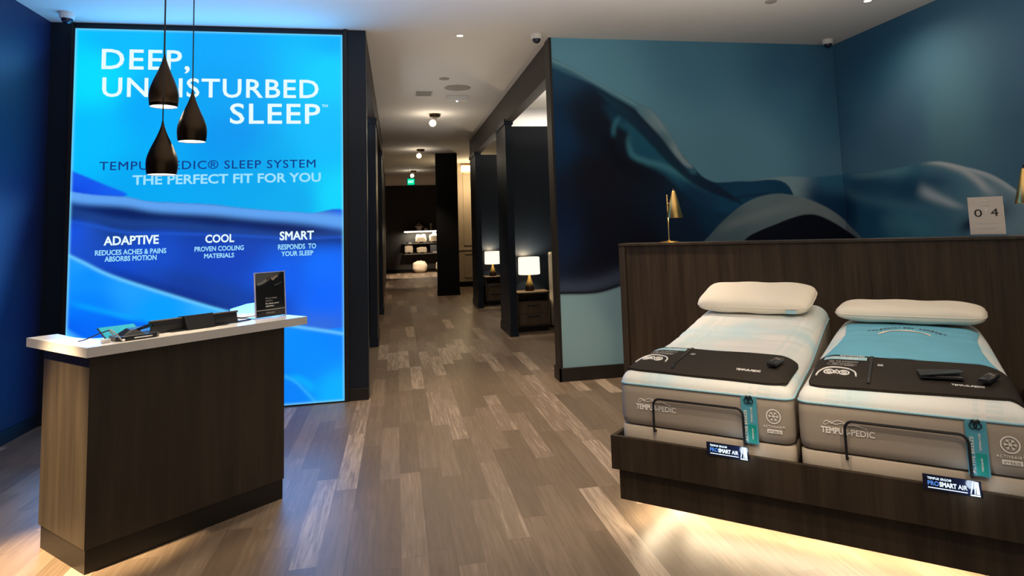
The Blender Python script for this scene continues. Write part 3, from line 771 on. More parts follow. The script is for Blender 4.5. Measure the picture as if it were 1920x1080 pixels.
cv.stroke(Sg['dk4'], 0.07, 0.09, (18, 62, 150), 0.55, clip=ck)
cv.stroke(dn('rim', 0.025), 0.055, 0.075, (96, 166, 246), 0.95, p=3, clip=ck, fade=False)
cv.fill(Sg['low'], [(sn('low', 2), (30, 160, 255)), (sn('low', 4), (30, 160, 255)), (sn('low', 6), (50, 175, 255)), (sn('low_dk', 1), (0, 130, 255)), ((-2.8, 1.35), (0, 140, 255)),
                    ((-2.2, 0.95), (0, 160, 255)), ((-0.8, 0.45), (0, 140, 255)), ((-0.6, 0.1), (0, 176, 255)), ((-1.0, 0.1), (0, 130, 250)), ((-0.6, 0.6), (0, 134, 255)), ((-2.0, 0.4), (0, 124, 255))], 0.012)
cv.fill(Sg['low_dk'], [(sn('low_dk', 0), (0, 124, 255)), (sn('low_dk', 4), (0, 108, 250)), (sn('low_dk', 7), (0, 100, 246))], 0.05)
cv.stroke(Sg['low_dk_rim'], 0.03, 0.02, (0, 180, 255), 0.5)
cv.fill(Sg['corner'], (70, 186, 255), 0.05, 0.9)
cv.stroke(Sg['low_rim'], 0.016, 0.016, (104, 200, 255), 0.9, fade=False)
cv.stroke(Sg['s1'], 0.018, 0.012, (60, 190, 255), 0.5, fade=False)
cv.stroke(Sg['s2'], 0.03, 0.05, (0, 196, 255), 0.5)
ex = np.minimum(np.minimum(cv.P[:, 0] - LX0, LX1 - cv.P[:, 0]), np.minimum(cv.P[:, 1] - LZ0, LZ1 - cv.P[:, 1]))
a = np.exp(-(ex / 0.014) ** 2)[:, None] * 0.75
cv.C = cv.C * (1 - a) + lin((120, 215, 255)) * a
o = cv.mesh('printed_film', 'sign', lambda x, z: (x - LX0, -0.022, z), root)
m = MB()
m.box(-0.010, 0.0, -0.030, 0.0, LZ0 - 0.010, LZ1 + 0.012).box(LX1 - LX0, LX1 - LX0 + 0.010, -0.030, 0.0, LZ0 - 0.010, LZ1 + 0.012)
m.box(0.0, LX1 - LX0, -0.030, 0.0, LZ1, LZ1 + 0.012).box(0.0, LX1 - LX0, -0.030, 0.0, LZ0 - 0.010, LZ0)
m.obj('frame', 'dark_trim', root, smooth=False)
T = SIGN_TEXT
def line(k, body, bold=0.012, sp=1.0):
    x0, x1, z, c = T[k]; return (body, x0 - LX0, z, x1 - x0, c, bold, sp)
fr = lambda x, y, z: (x, -0.0225 - z, y)
words('headline_lettering', 'sign_white', root, [line('deep', 'DEEP,', 0.012, 1.1), line('und', 'UNDISTURBED', 0.012, 1.08), line('sleep', 'SLEEP', 0.012, 1.1), line('tm', 'TM', 0.0)], fr)
words('subtitle_lettering', 'sign_navy', root, [line('tp', 'TEMPUR-PEDIC\u00ae SLEEP SYSTEM', 0.006, 1.1)], fr)
words('slogan_lettering', 'sign_pale', root, [line('fit', 'THE PERFECT FIT FOR YOU', 0.022, 1.0)], fr)
words('feature_heading', 'sign_white', root, [line('ada', 'ADAPTIVE', 0.026, 1.0), line('cool', 'COOL', 0.026, 1.0), line('sm', 'SMART', 0.026, 1.0)], fr)
words('feature_lettering', 'sign_pale', root, [line('a1', 'REDUCES ACHES & PAINS', 0.022, 1.0), line('a2', 'ABSORBS MOTION', 0.022, 1.0), line('c1', 'PROVEN COOLING', 0.022, 1.0),
       line('c2', 'MATERIALS', 0.022, 1.0), line('s1', 'RESPONDS  TO', 0.022, 1.0), line('s2', 'YOUR SLEEP', 0.022, 1.0)], fr)

# ---------------------------------------------------------------- corridor
# overhead beams on both sides of the corridor
struct(MB().box(XM, XM + 0.14, YM + 0.2, 15.45, 3.33, CEIL).obj('trim_3', 'header', smooth=False))
struct(MB().box(XC - 0.14, XC, YS + 0.22, 15.45, 3.36, CEIL).obj('trim_4', 'header', smooth=False))
def partition(i, side, y0, y1, yw, xe, top=3.30):
    """partition wall with a panelled end column on the corridor"""
    s = 1 if side == 'right' else -1
    xa = XM if s > 0 else XC
    m = MB()
    x0, x1 = sorted((xa, xa + s * 0.105))
    m.box(x0, x1, y0, y1, 0, top)
    m.box(x0 - 0.012, x1 + 0.012, y0 - 0.012, y1 + 0.012, 0, 0.13)
    m.box(x0 - 0.02, x1 + 0.02, y0 - 0.03, y1 + 0.02, top - 0.02, top + 0.065)
    struct(m.obj(f'trim_{i}', 'navy', smooth=False))
    w0, w1 = sorted((xa + s * 0.105, xe))
    w = MB().box(w0, w1, yw, yw + 0.10, 0, top + 0.09)
    struct(w.obj(f'wall_partition_{side}_{i}', 'navy', smooth=False))
partition(5, 'right', 10.29, 11.26, 11.16, XR)
partition(6, 'right', 14.42, 15.45, 15.30, XR)
partition(7, 'left', 10.2, 11.2, 10.9, -3.6)
partition(8, 'left', 14.25, 15.2, 15.0, -3.6)
struct(MB().box(XC - 0.16, XC - 0.05, 17.1, 19.0, 0, CEIL).obj('trim_9', 'navy', smooth=False))
struct(MB().box(XC - 0.16, XC - 0.08, 19.0, 24.0, 0, CEIL).obj('trim_10', 'header', smooth=False))
struct(MB().box(XR, XR + 0.15, YM + 0.2, YREAR, 0, CEIL).obj('wall_alcove_right', 'navy', smooth=False))
struct(MB().box(-3.75, -3.6, YS + 0.22, YREAR, 0, CEIL).obj('wall_alcove_left', 'navy', smooth=False))
struct(MB().box(-3.6, 5.4, YREAR, YREAR + 0.15, 0, CEIL).obj('wall_rear', 'rear_wall', smooth=False))
struct(MB().box(-3.6, 5.24, YREAR - 0.02, YREAR, 0, 0.14).obj('baseboard_rear', 'black', smooth=False))
# black full-height pier at the end of the aisle
m = MB().box(1.04, 1.60, 17.75, 18.05, 0, CEIL).box(1.03, 1.61, 17.74, 18.06, 0, 0.14)
struct(m.obj('trim_11', 'black', smooth=False))
# beige panelled wall beyond the pier
m = MB().box(1.65, 4.2, 20.4, 20.55, 0.0, CEIL)
struct(m.obj('wall_panelled', 'panel', smooth=False))
m = MB()
def molding(m, x0, x1, z0, z1, y, w=0.035, d=0.02):
    m.box(x0, x1, y - d, y, z0, z0 + w, 0.006).box(x0, x1, y - d, y, z1 - w, z1, 0.006)
    m.box(x0, x0 + w, y - d, y, z0, z1, 0.006).box(x1 - w, x1, y - d, y, z0, z1, 0.006)
molding(m, 2.0, 2.65, 1.22, 3.42, 20.4); molding(m, 2.0, 2.65, 0.27, 1.0, 20.4)
m.box(1.65, 4.2, 20.375, 20.4, 1.08, 1.13, 0.006)
struct(m.obj('trim_12', 'panel', smooth=False))
struct(MB().box(1.65, 4.2, 20.38, 20.4, 0, 0.15).obj('baseboard_panelled', 'black', smooth=False))
r = thing('wall_light', 'bright bar wall light at the ceiling above the beige panelled wall', 'wall light', (2.2, 20.4, 3.55))
MB().box(-0.22, 0.22, -0.09, 0.0, 0.10, 0.13, 0.004).obj('backplate', 'brass', r)
MB().box(-0.24, 0.24, -0.12, -0.012, -0.08, 0.10, 0.012).obj('glass_diffuser', emit('wall_light_glow', (1.0, 0.84, 0.55), 4.0), r)
point('wall_light_lamp', (2.2, 19.6, 3.0), 45, (1.0, 0.76, 0.45), 0.08)

# ---------------------------------------------------------------- bed platform, two adjustable beds
BO = Vector((1.107, 3.555, 0)); BA = -0.7850
BU = Vector((math.cos(-BA), -math.sin(-BA), 0)); BV = Vector((math.sin(-BA), math.cos(-BA), 0))
def bed(u, v, z=0.0): return BO + BU * u + BV * v + Vector((0, 0, z))
PWID, PLEN = 1.913, 2.045

r = thing('bed_platform', 'long dark oak platform box carrying two mattresses and floating above a glowing floor', 'bed platform', bed(0, 0), BA)
m = MB()
m.box(0, PWID, 0, 0.024, 0.325, 0.498, 0.002).box(0, 0.024, 0.024, PLEN, 0.325, 0.498, 0.002).box(PWID - 0.024, PWID, 0.024, PLEN, 0.325, 0.498, 0.002)
m.box(0.024, PWID - 0.024, 0.024, PLEN, 0.385, 0.405)
m.obj('side_boards', 'oak', r, smooth=False)
MB().box(0.028, PWID - 0.028, 0.032, PLEN, 0.165, 0.322, 0.002).obj('lower_fascia', 'oak', r, smooth=False)
MB().box(0.60, PWID - 0.60, 0.70, PLEN - 0.1, 0.0, 0.165).obj('base', 'toe', r, smooth=False)
m = MB().box(0.11, PWID - 0.36, 0.360, 0.375, 0.150, 0.163).box(0.085, 0.100, 0.08, PLEN - 0.1, 0.150, 0.163)
m.obj('light_strip', 'led', r, smooth=False)
for nm, u, v, sx, sy in (('platform_front_glow', PWID / 2, 0.36, PWID - 0.5, 0.03), ('platform_side_glow', 0.09, PLEN / 2, 0.03, PLEN - 0.3)):
    a = area(nm, bed(u, v, 0.148), 16.0 if 'front' in nm else 11.0, sx, sy, (1.0, 0.80, 0.52), (0, 0, -1))
    a.rotation_euler = (0, 0, BA)

def prof(kind):
    if kind == 0:
        p = [(-0.2, .850), (0, .852), (.1, .860), (.2, .868), (.45, .884), (.65, .896), (.85, .918), (1.1, .960), (1.35, 1.000), (1.6, 1.030), (2.1, 1.06)]
    else:
        p = [(-0.2, .848), (0, .850), (.1, .860), (.2, .866), (.5, .894), (.8, .912), (1.1, .935), (1.3, .948), (1.6, .955), (2.1, .950)]
    x = np.linspace(-0.2, 2.1, 231); y = np.interp(x, *zip(*p)); k = np.hanning(31); k /= k.sum()
    y2 = np.convolve(np.pad(y, 15, 'edge'), k, 'valid')
    return lambda v: float(np.interp(v, x, y2))

def rrect(u0, u1, v0, v1, rad, nc=8, ne=26):
    pts = []
    cs = [(u1 - rad, v0 + rad, -PI / 2), (u1 - rad, v1 - rad, 0), (u0 + rad, v1 - rad, PI / 2), (u0 + rad, v0 + rad, PI)]
    for i, (cx, cy, a0) in enumerate(cs):
        for k in range(nc): 
            a = a0 + PI / 2 * k / nc; pts.append((cx + rad * math.cos(a), cy + rad * math.sin(a)))
        a = a0 + PI / 2; p = (cx + rad * math.cos(a), cy + rad * math.sin(a))
        q0 = cs[(i + 1) % 4]; q = (q0[0] + rad * math.cos(q0[2]), q0[1] + rad * math.sin(q0[2]))
        for k in range(ne): pts.append((p[0] + (q[0] - p[0]) * k / ne, p[1] + (q[1] - p[1]) * k / ne))
    return pts

class Bed:
    """geometry of one mattress in platform coordinates"""
    def __init__(s, kind, u0, u1, v0=0.029, v1=1.80):
        s.kind, s.u0, s.u1, s.v0, s.v1 = kind, u0, u1, v0, v1; s.pf = prof(kind)
        s.a, s.b = ((-0.012, -0.055), (-0.030, -0.066))[kind]   # the head ends sit slightly towards the mural and draw in
    def warp(s, u, v): return u + v * (s.a + s.b * (u - s.u0) / (s.u1 - s.u0))
    def unwarp(s, u, v):
        k = v * s.b / (s.u1 - s.u0); return (u - v * s.a + k * s.u0) / (1 + k)
    def lift(s, v): return s.pf(v) - s.pf(0.1)
    def zpip(s, v): return 0.771 + max(0, s.lift(v)) * 0.92 if v > 0.1 else 0.771
    def zbot(s, v): return 0.563 + max(0, s.lift(v)) * 0.92 if v > 0.1 else 0.563
    def top(s, u, v, d=None):
        if d is None:
            u = s.unwarp(u, v); d = min(u - s.u0, s.u1 - u, v - s.v0, s.v1 - v)
        t = 1 - min(max(d, 0) / 0.135, 1); dome = math.sqrt(max(0, 1 - t * t))
        z = s.zpip(v) + (s.pf(v) - s.zpip(v)) * dome
        if s.kind == 0:   # creases pushed up where the head end bends
            e = math.exp(-((v - 1.0) / 0.30) ** 2) * min(1, max(d, 0) / 0.1)
            z += e * (0.0065 * math.sin(42 * v + 2.2 * math.sin(3.1 * u)) + 0.0045 * math.sin(63 * v + 3.5 * u))
        else:
            e = math.exp(-((v - 1.2) / 0.35) ** 2) * min(1, max(d, 0) / 0.1)
            z += e * 0.0025 * math.sin(50 * v + 2.0 * math.sin(4 * u))
        return z

def lettering_on(name, mat, parent, items, u, v, z, group=None):
    return letter(name, mat, parent, items, lambda a, b, c: (u + a, v - c, z + b))

def wave_logo(parent, u, v, z, w):
    """reclining-figure swash above the word mark"""
    a = [(0.02, .010), (0.05, .020), (0.10, .024), (0.14, .020), (0.18, .012), (0.20, .016), (0.26, .024), (0.36, .028), (0.46, .022), (0.56, .014), (0.66, .017), (0.78, .012), (0.92, .002)]
    b = [(0.02, .010), (0.06, .006), (0.12, .014), (0.17, .022), (0.22, .014), (0.30, .012), (0.40, .018), (0.50, .012)]
    m = MB()
    for line_ in (a, b):
        pts = catmull([(x * w, y) for x, y in line_], 5)
        m.tube([(u + x, v, z + y) for x, y in pts], 0.0012, 5)
    return m.obj('swash_emblem', 'white', parent)

def ring(m, cx, cz, r, w, v, n=28):
    vs_ = []; fs_ = []
    for k in range(n):
        a = 2 * PI * k / n
        for rr in (r, r - w): vs_.append((cx + rr * math.cos(a), v, cz + rr * math.sin(a)))
    for k in range(n):
        j = (k + 1) % n; fs_.append((2 * k, 2 * j, 2 * j + 1, 2 * k + 1))
    m.add(vs_, fs_)

def make_mattress(kind, u0, v1, label):
    B = Bed(kind, u0, u0 + 0.896, v1=v1)
    u1 = B.u1; root = thing('mattress', label, 'mattress', bed(u0, 0), BA)
    S_ = lambda u, v, z: (B.warp(u, v) - u0, v, z)
    # cover: rings of a rounded rectangle going inwards
    ins = [0, .003, .008, .016, .028, .042, .06, .08, .105, .135, .165, .20, .24, .28, .32, .36, .40, .43, .448]
    m = MB(); loops = []
    for d in ins:
        loops.append(rrect(u0 + d, u1 - d, B.v0 + d, B.v1 - d, max(0.055 - d * 0.6, 0.003) if d < 0.44 else 0.0, 8, 60))
    n = len(loops[0]); vs_ = []; fs_ = []
    for lp, d in zip(loops, ins):
        for (u, v) in lp: vs_.append(S_(u, v, B.top(u, v, d)))
    for i in range(len(loops) - 1):
        for k in range(n): fs_.append((i * n + k, i * n + (k + 1) % n, (i + 1) * n + (k + 1) % n, (i + 1) * n + k))
    tb = bmesh.new(); bv_ = [tb.verts.new(q) for q in vs_]
    for q in fs_: tb.faces.new([bv_[i] for i in q])
    bmesh.ops.remove_doubles(tb, verts=tb.verts, dist=0.0015)
    m.bm(tb).obj('cover', 'cover', root, angle=60)
    # side border with softly rolled lower edge
    m = MB(); vs_ = []; fs_ = []; lv = [(0.006, -0.012, 1), (0.0, 0.012, 1), (-0.002, 0.06, 1), (-0.002, 0.12, 1), (0.0, -0.012, 0), (0.004, -0.002, 0)]
    ol = loops[0]
    def off(d): return rrect(u0 + d, u1 - d, B.v0 + d, B.v1 - d, 0.055, 8, 60)
    lev = [(0.43, 'b', 0.0), (0.25, 'b', 0.0), (0.10, 'b', 0.0), (0.03, 'b', 0.0), (0.010, 'b', 0.001), (0.002, 'b', 0.010), (-0.002, 'b', 0.04), (-0.003, 'b', 0.10), (-0.002, 'b', 0.16), (0.001, 't', -0.004), (0.006, 't', 0.0)]
    for d, w, dz in lev:
        for (u, v) in off(d): vs_.append(S_(u, v, (B.zbot(v) if w == 'b' else B.zpip(v)) + dz))
    for i in range(len(lev) - 1):
        for k in range(n): fs_.append((i * n + k, i * n + (k + 1) % n, (i + 1) * n + (k + 1) % n, (i + 1) * n + k))
    fs_.append(tuple(range(n))[::-1])
    m.add(vs_, fs_).obj('side_border', 'fabric_grey', root, angle=60)
    MB().tube([S_(u, v, B.zpip(v)) for u, v in rrect(u0, u1, B.v0, B.v1, 0.055, 8, 40)], 0.0050, 8, True).obj('piping', 'piping', root)
    # woven marks on the foot end
    vf = B.v0 - 0.0045
    lx = 0.10
    o = letter('brand_lettering', 'white', root, [('TEMPUR-', lx, 0.648, 0.122, 0.025, 0.035, 1.0), ('PEDIC', lx + 0.126, 0.648, 0.094, 0.025, 0.012, 1.0)], lambda a, b, c: (a, vf - c, b))
    wave_logo(root, lx + 0.008, vf - 0.001, 0.677, 0.20)
    m = MB(); ring(m, 0.806, 0.690, 0.034, 0.005, vf - 0.001)
    for k in range(6):   # snow crystal
        a = k * PI / 3; c, s_ = math.cos(a), math.sin(a)
        m.tube([(0.806, vf - 0.001, 0.690), (0.806 + 0.024 * c, vf - 0.001, 0.690 + 0.024 * s_)], 0.0014, 5)
        for sg in (-1, 1):
            b = a + sg * 0.75
            m.tube([(0.806 + 0.013 * c, vf - 0.001, 0.690 + 0.013 * s_), (0.806 + 0.013 * c + 0.010 * math.cos(b), vf - 0.001, 0.690 + 0.013 * s_ + 0.010 * math.sin(b))], 0.0013, 5)
    m.obj('snow_crystal_emblem', 'white', root)
    letter('cooling_lettering', 'white', root, [('ACTIVEAIR\u2122', 0.757, 0.638, 0.098, 0.010, 0.01, 1.35)], lambda a, b, c: (a, vf - c, b))
    MB().box(0.774, 0.842, vf - 0.0008, vf, 0.612, 0.630).obj('hybrid_patch', 'white', root, smooth=False)
    letter('hybrid_lettering', 'fabric_grey', root, [('HYBRID', 0.780, 0.6155, 0.056, 0.010, 0.02, 1.3)], lambda a, b, c: (a, vf - 0.001 - c, b))
    return root, B

mat_a, BA_ = make_mattress(0, 0.049, 1.74, 'white and taupe mattress with raised wrinkled head end, nearer the mural wall')
mat_b, BB_ = make_mattress(1, 0.9635, 1.66, 'white and taupe mattress under the blue cloth, with flatter head end')

def make_base(B, label):
    root = thing('adjustable_base', label, 'bed base', bed(B.u0, 0), BA)
    u0 = B.u0; ol = rrect(u0 + 0.002, B.u1 - 0.002, B.v0 + 0.003, B.v1, 0.045, 6, 40); n = len(ol)
    lev = [(0.012, 'a', 0.4065), (0.0, 'a', 0.42), (-0.001, 'a', 0.50), (0.0, 'b', -0.012), (0.006, 'b', -0.006), (0.03, 'b', -0.008), (0.10, 'b', -0.015), (0.25, 'b', -0.018), (0.43, 'b', -0.020)]
    vs_ = []; fs_ = []
    for d, w, z in lev:
        for (u, v) in rrect(u0 + 0.002 + d, B.u1 - 0.002 - d, B.v0 + 0.003 + d, B.v1 - d, 0.045, 6, 40):
            vs_.append((B.warp(u, v) - u0, v, z if w == 'a' else B.zbot(v) + z))
    for i in range(len(lev) - 1):
        for k in range(n): fs_.append((i * n + k, i * n + (k + 1) % n, (i + 1) * n + (k + 1) % n, (i + 1) * n + k))
    fs_.append(tuple(range((len(lev) - 1) * n, len(lev) * n))); fs_.append(tuple(range(n))[::-1])
    MB().add(vs_, fs_).obj('upholstered_frame', 'fabric_base', root, angle=60)
    # black retainer bar standing in front of the mattress
    a, b, r_ = 0.203, 0.667, 0.034; vb = B.v0 - 0.020
    pts = [(a, B.v0 + 0.01, 0.546), (a, vb, 0.548), (a, vb, 0.58), (a, vb, 0.712 - r_)]
    for k in range(1, 9): pts.append((a + r_ - r_ * math.cos(k * PI / 16), vb, 0.712 - r_ + r_ * math.sin(k * PI / 16)))
    for k in range(0, 9): pts.append((b - r_ + r_ * math.sin(k * PI / 16), vb, 0.712 - r_ + r_ * math.cos(k * PI / 16)))
    pts += [(b, vb, 0.58), (b, vb, 0.548), (b, B.v0 + 0.01, 0.546)]
    MB().tube(pts, 0.0060, 8).obj('retainer_bar', 'blackwire', root)
    return root
make_base(BA_, 'upholstered adjustable base with black retainer bar under the mattress nearer the mural wall')
make_base(BB_, 'upholstered adjustable base with black retainer bar under the mattress with the blue cloth')

def make_tag(B, label):
    u = B.u0 + 0.657
    root = thing('hang_tag', label, 'hang tag', bed(u, 0), BA, 'hang tags on the mattress foot ends')
    v = B.v0 - 0.007
    MB().box(0, 0.076, v - 0.0022, v, 0.552, 0.768, 0.001).obj('card', 'teal', root, smooth=False)
    MB().box(0.030, 0.068, v - 0.0032, v - 0.0022, 0.556, 0.642).obj('green_block', 'green', root, smooth=False)
    vert = lambda x, zb: (lambda a, b, c: (x - b, v - 0.0034 - c, zb + a))
    letter('title_lettering', 'white', root, [('ACTIVE BREEZE', 0, 0, 0.145, 0.013, 0.01, 1.1)], vert(0.026, 0.562))
    letter('small_lettering', 'white', root, [('TEMPERATURE', 0, 0, 0.070, 0.007, 0.01, 1.1)], vert(0.052, 0.652))
    letter('block_lettering', 'white', root, [('MEDIUM', 0, 0, 0.048, 0.006, 0.01, 1.1)], vert(0.053, 0.575))
    m = MB()
    for cx in (0.030, 0.046):
        m.tube([(cx + 0.013 * math.cos(a), v - 0.006, 0.752 + 0.012 * math.sin(a)) for a in np.linspace(0, 2 * PI, 20, endpoint=False)], 0.0020, 6, True)
    m.tube([(0.026, v - 0.005, 0.768), (0.030, v - 0.012, 0.774), (0.040, v - 0.012, 0.771), (0.048, v - 0.012, 0.775), (0.052, v - 0.004, 0.768)], 0.005, 7)
    m.obj('cord_loops', 'blackwire', root)
    return root
make_tag(BA_, 'teal and green hanging card with black cord loops on the mattress nearer the mural wall')
make_tag(BB_, 'teal and green hanging card with black cord loops on the mattress with the blue cloth')

def make_plaque(u, label):
    root = thing('lit_plaque', label, 'illuminated sign', bed(u, 0), BA, 'lit plaques on the platform edge')
    v = -0.002
    MB().box(0, 0.205, v - 0.004, v, 0.478, 0.540, 0.001).obj('plate', 'plaque', root, smooth=False)
    f = lambda a, b, c: (a, v - 0.0045 - c, b)
    letter('upper_lettering', 'plaque_white', root, [('TEMPUR ERGO\u00ae', 0.018, 0.522, 0.085, 0.0085, 0.01, 1.1)], f)
    letter('main_lettering', 'plaque_blue', root, [('PRO', 0.018, 0.498, 0.040, 0.017, 0.01, 1.0)], f)
    letter('main_lettering', 'plaque_white', root, [('SMART', 0.060, 0.498, 0.060, 0.017, 0.03, 1.0), ('AIR', 0.125, 0.498, 0.032, 0.017, 0.01, 1.0)], f)
    MB().box(0.018, 0.157, v - 0.0050, v - 0.004, 0.487, 0.490).obj('underline', 'plaque_white', root, smooth=False)
    m = MB()
    for x0, x1, x2, x3 in ((0.166, 0.170, 0.180, 0.176), (0.180, 0.184, 0.188, 0.183), (0.187, 0.199, 0.196, 0.188)):
        m.prism([(x0, 0.488), (x1, 0.488), (x2, 0.536), (x3, 0.536)], v - 0.0056, v - 0.004, 'y')
    m.box(0.166, 0.200, v - 0.0056, v - 0.004, 0.480, 0.485)
    m.obj('tower_emblem', 'plaque_white', root, smooth=False)
    point('plaque_glow', bed(u + 0.17, -0.05, 0.51), 0.25, (0.7, 0.85, 1.0), 0.02)
    return root
make_plaque(0.531, 'small lit navy plaque on the platform edge below the mattress nearer the mural wall')
make_plaque(1.455, 'small lit navy plaque on the platform edge below the mattress with the blue cloth')

# pillows
def make_pillow(label, c, w, d, h, tilt, B, wedge=0.0, mark=False, roll=0.0, gap=0.003):
    root = thing('pillow', label, 'pillow', bed(c[0], c[1], 0), BA)
    m = MB(); n1, n2 = 44, 28; vs_ = []; fs_ = []
    Rm = Matrix.Rotation(tilt, 3, 'X') @ Matrix.Rotation(roll, 3, 'Y')
    def sp(t, p): return math.copysign(abs(t) ** p, t)
    for side in (1, -1):
        for i in range(n1 + 1):
            for j in range(n2 + 1):
                s = -1 + 2 * i / n1; t = -1 + 2 * j / n2
                s = math.sin(s * PI / 2); t = math.sin(t * PI / 2)
                e = (max(0, 1 - abs(s) ** 5) * max(0, 1 - abs(t) ** 5)) ** 0.42
                # plan: slightly drawn-in sides, soft corners
                k = 1 - 0.09 * (abs(s) ** 4) * (abs(t) ** 4)
                x = s * w / 2 * k * (1 - 0.012 * (1 - t * t)); y = t * d / 2 * k * (1 - 0.02 * (1 - s * s))
                z = side * h / 2 * e * (1 + wedge * t) + 0.003 * math.sin(9 * s + 4 * t) * e
                p = Rm @ Vector((x, y, z)); vs_.append(p)
        o = 0 if side == 1 else (n1 + 1) * (n2 + 1)
        for i in range(n1):
            for j in range(n2):
                a = o + i * (n2 + 1) + j; fs_.append((a, a + 1, a + n2 + 2, a + n2 + 1))
    m.add(vs_, fs_)
    bm = bmesh.new(); me = bpy.data.meshes.new('t'); me.from_pydata(m.v, [], m.f); bm.from_mesh(me); bpy.data.meshes.remove(me)
    bmesh.ops.remove_doubles(bm, verts=bm.verts, dist=0.0006)
    zc = max(B.top(c[0] + v.co.x, c[1] + v.co.y) - v.co.z for v in bm.verts if B.v0 < c[1] + v.co.y < B.v1) + gap   # resting height
    root.location.z = zc
    MB().bm(bm).obj('pillow_body', 'pillow', root, angle=80)
    seam = []
    for k in range(140):
        a = 2 * PI * k / 140; s = max(-1, min(1, 1.35 * math.cos(a))); t = max(-1, min(1, 1.35 * math.sin(a)))
        kk = 1 - 0.09 * (abs(s) ** 4) * (abs(t) ** 4)
        seam.append(Rm @ Vector((s * w / 2 * kk * (1 - 0.012 * (1 - t * t)) * 1.001, t * d / 2 * kk * (1 - 0.02 * (1 - s * s)) * 1.001, 0)))
    MB().tube(seam, 0.0035, 6, True).obj('seam', 'pillow', root)
    if mark:
        m = MB().box(w * 0.30, w * 0.39, -0.0004, 0.0004, -0.014, 0.010)
        m.map(lambda x, y, z: Rm @ Vector((x, -d / 2 * 0.985 - 0.004 + y, z - h * 0.12)))
        m.obj('sewn_label', 'paleteal', root, smooth=False)
    return root
make_pillow('ivory pillow propped on the raised mattress nearer the mural wall', (0.425, 1.42), 0.76, 0.37, 0.135, math.radians(15), BA_, 0.12, True)
make_pillow('ivory pillow lying flat at the head of the blue cloth', (1.335, 1.44), 0.81, 0.34, 0.112, math.radians(3), BB_, 0.08, gap=0.016)

# drape helpers: shapes that follow a mattress top
def drape_grid(B, fu, fv, nu, nv, h, name, mat, parent, u_off, bulge=None):
    """sheet over the mattress: fu(s,t), fv(s,t) plan position for s,t in 0..1, thickness h"""
    vs_ = []; fs_ = []
    for lay in (1, 0):
        for i in range(nu + 1):
            for j in range(nv + 1):
                s, t = i / nu, j / nv; u, v = fu(s, t), fv(s, t)
                z = B.top(u, v) + 0.003 + h * lay + (bulge(s, t) if bulge else 0)
                vs_.append((u - u_off, v, z))
        o = 0 if lay == 1 else (nu + 1) * (nv + 1)
        for i in range(nu):
            for j in range(nv):
                a = o + i * (nv + 1) + j; q = (a, a + nv + 1, a + nv + 2, a + 1); fs_.append(q if lay else q[::-1])
    N = (nu + 1) * (nv + 1)
    rim = [i * (nv + 1) for i in range(nu + 1)] + [nu * (nv + 1) + j for j in range(1, nv + 1)] + [i * (nv + 1) + nv for i in range(nu - 1, -1, -1)] + [j for j in range(nv - 1, 0, -1)]
    for k in range(len(rim)):
        a, b = rim[k], rim[(k + 1) % len(rim)]; fs_.append((a, N + a, N + b, b))
    return MB().add(vs_, fs_).obj(name, mat, parent, angle=50)

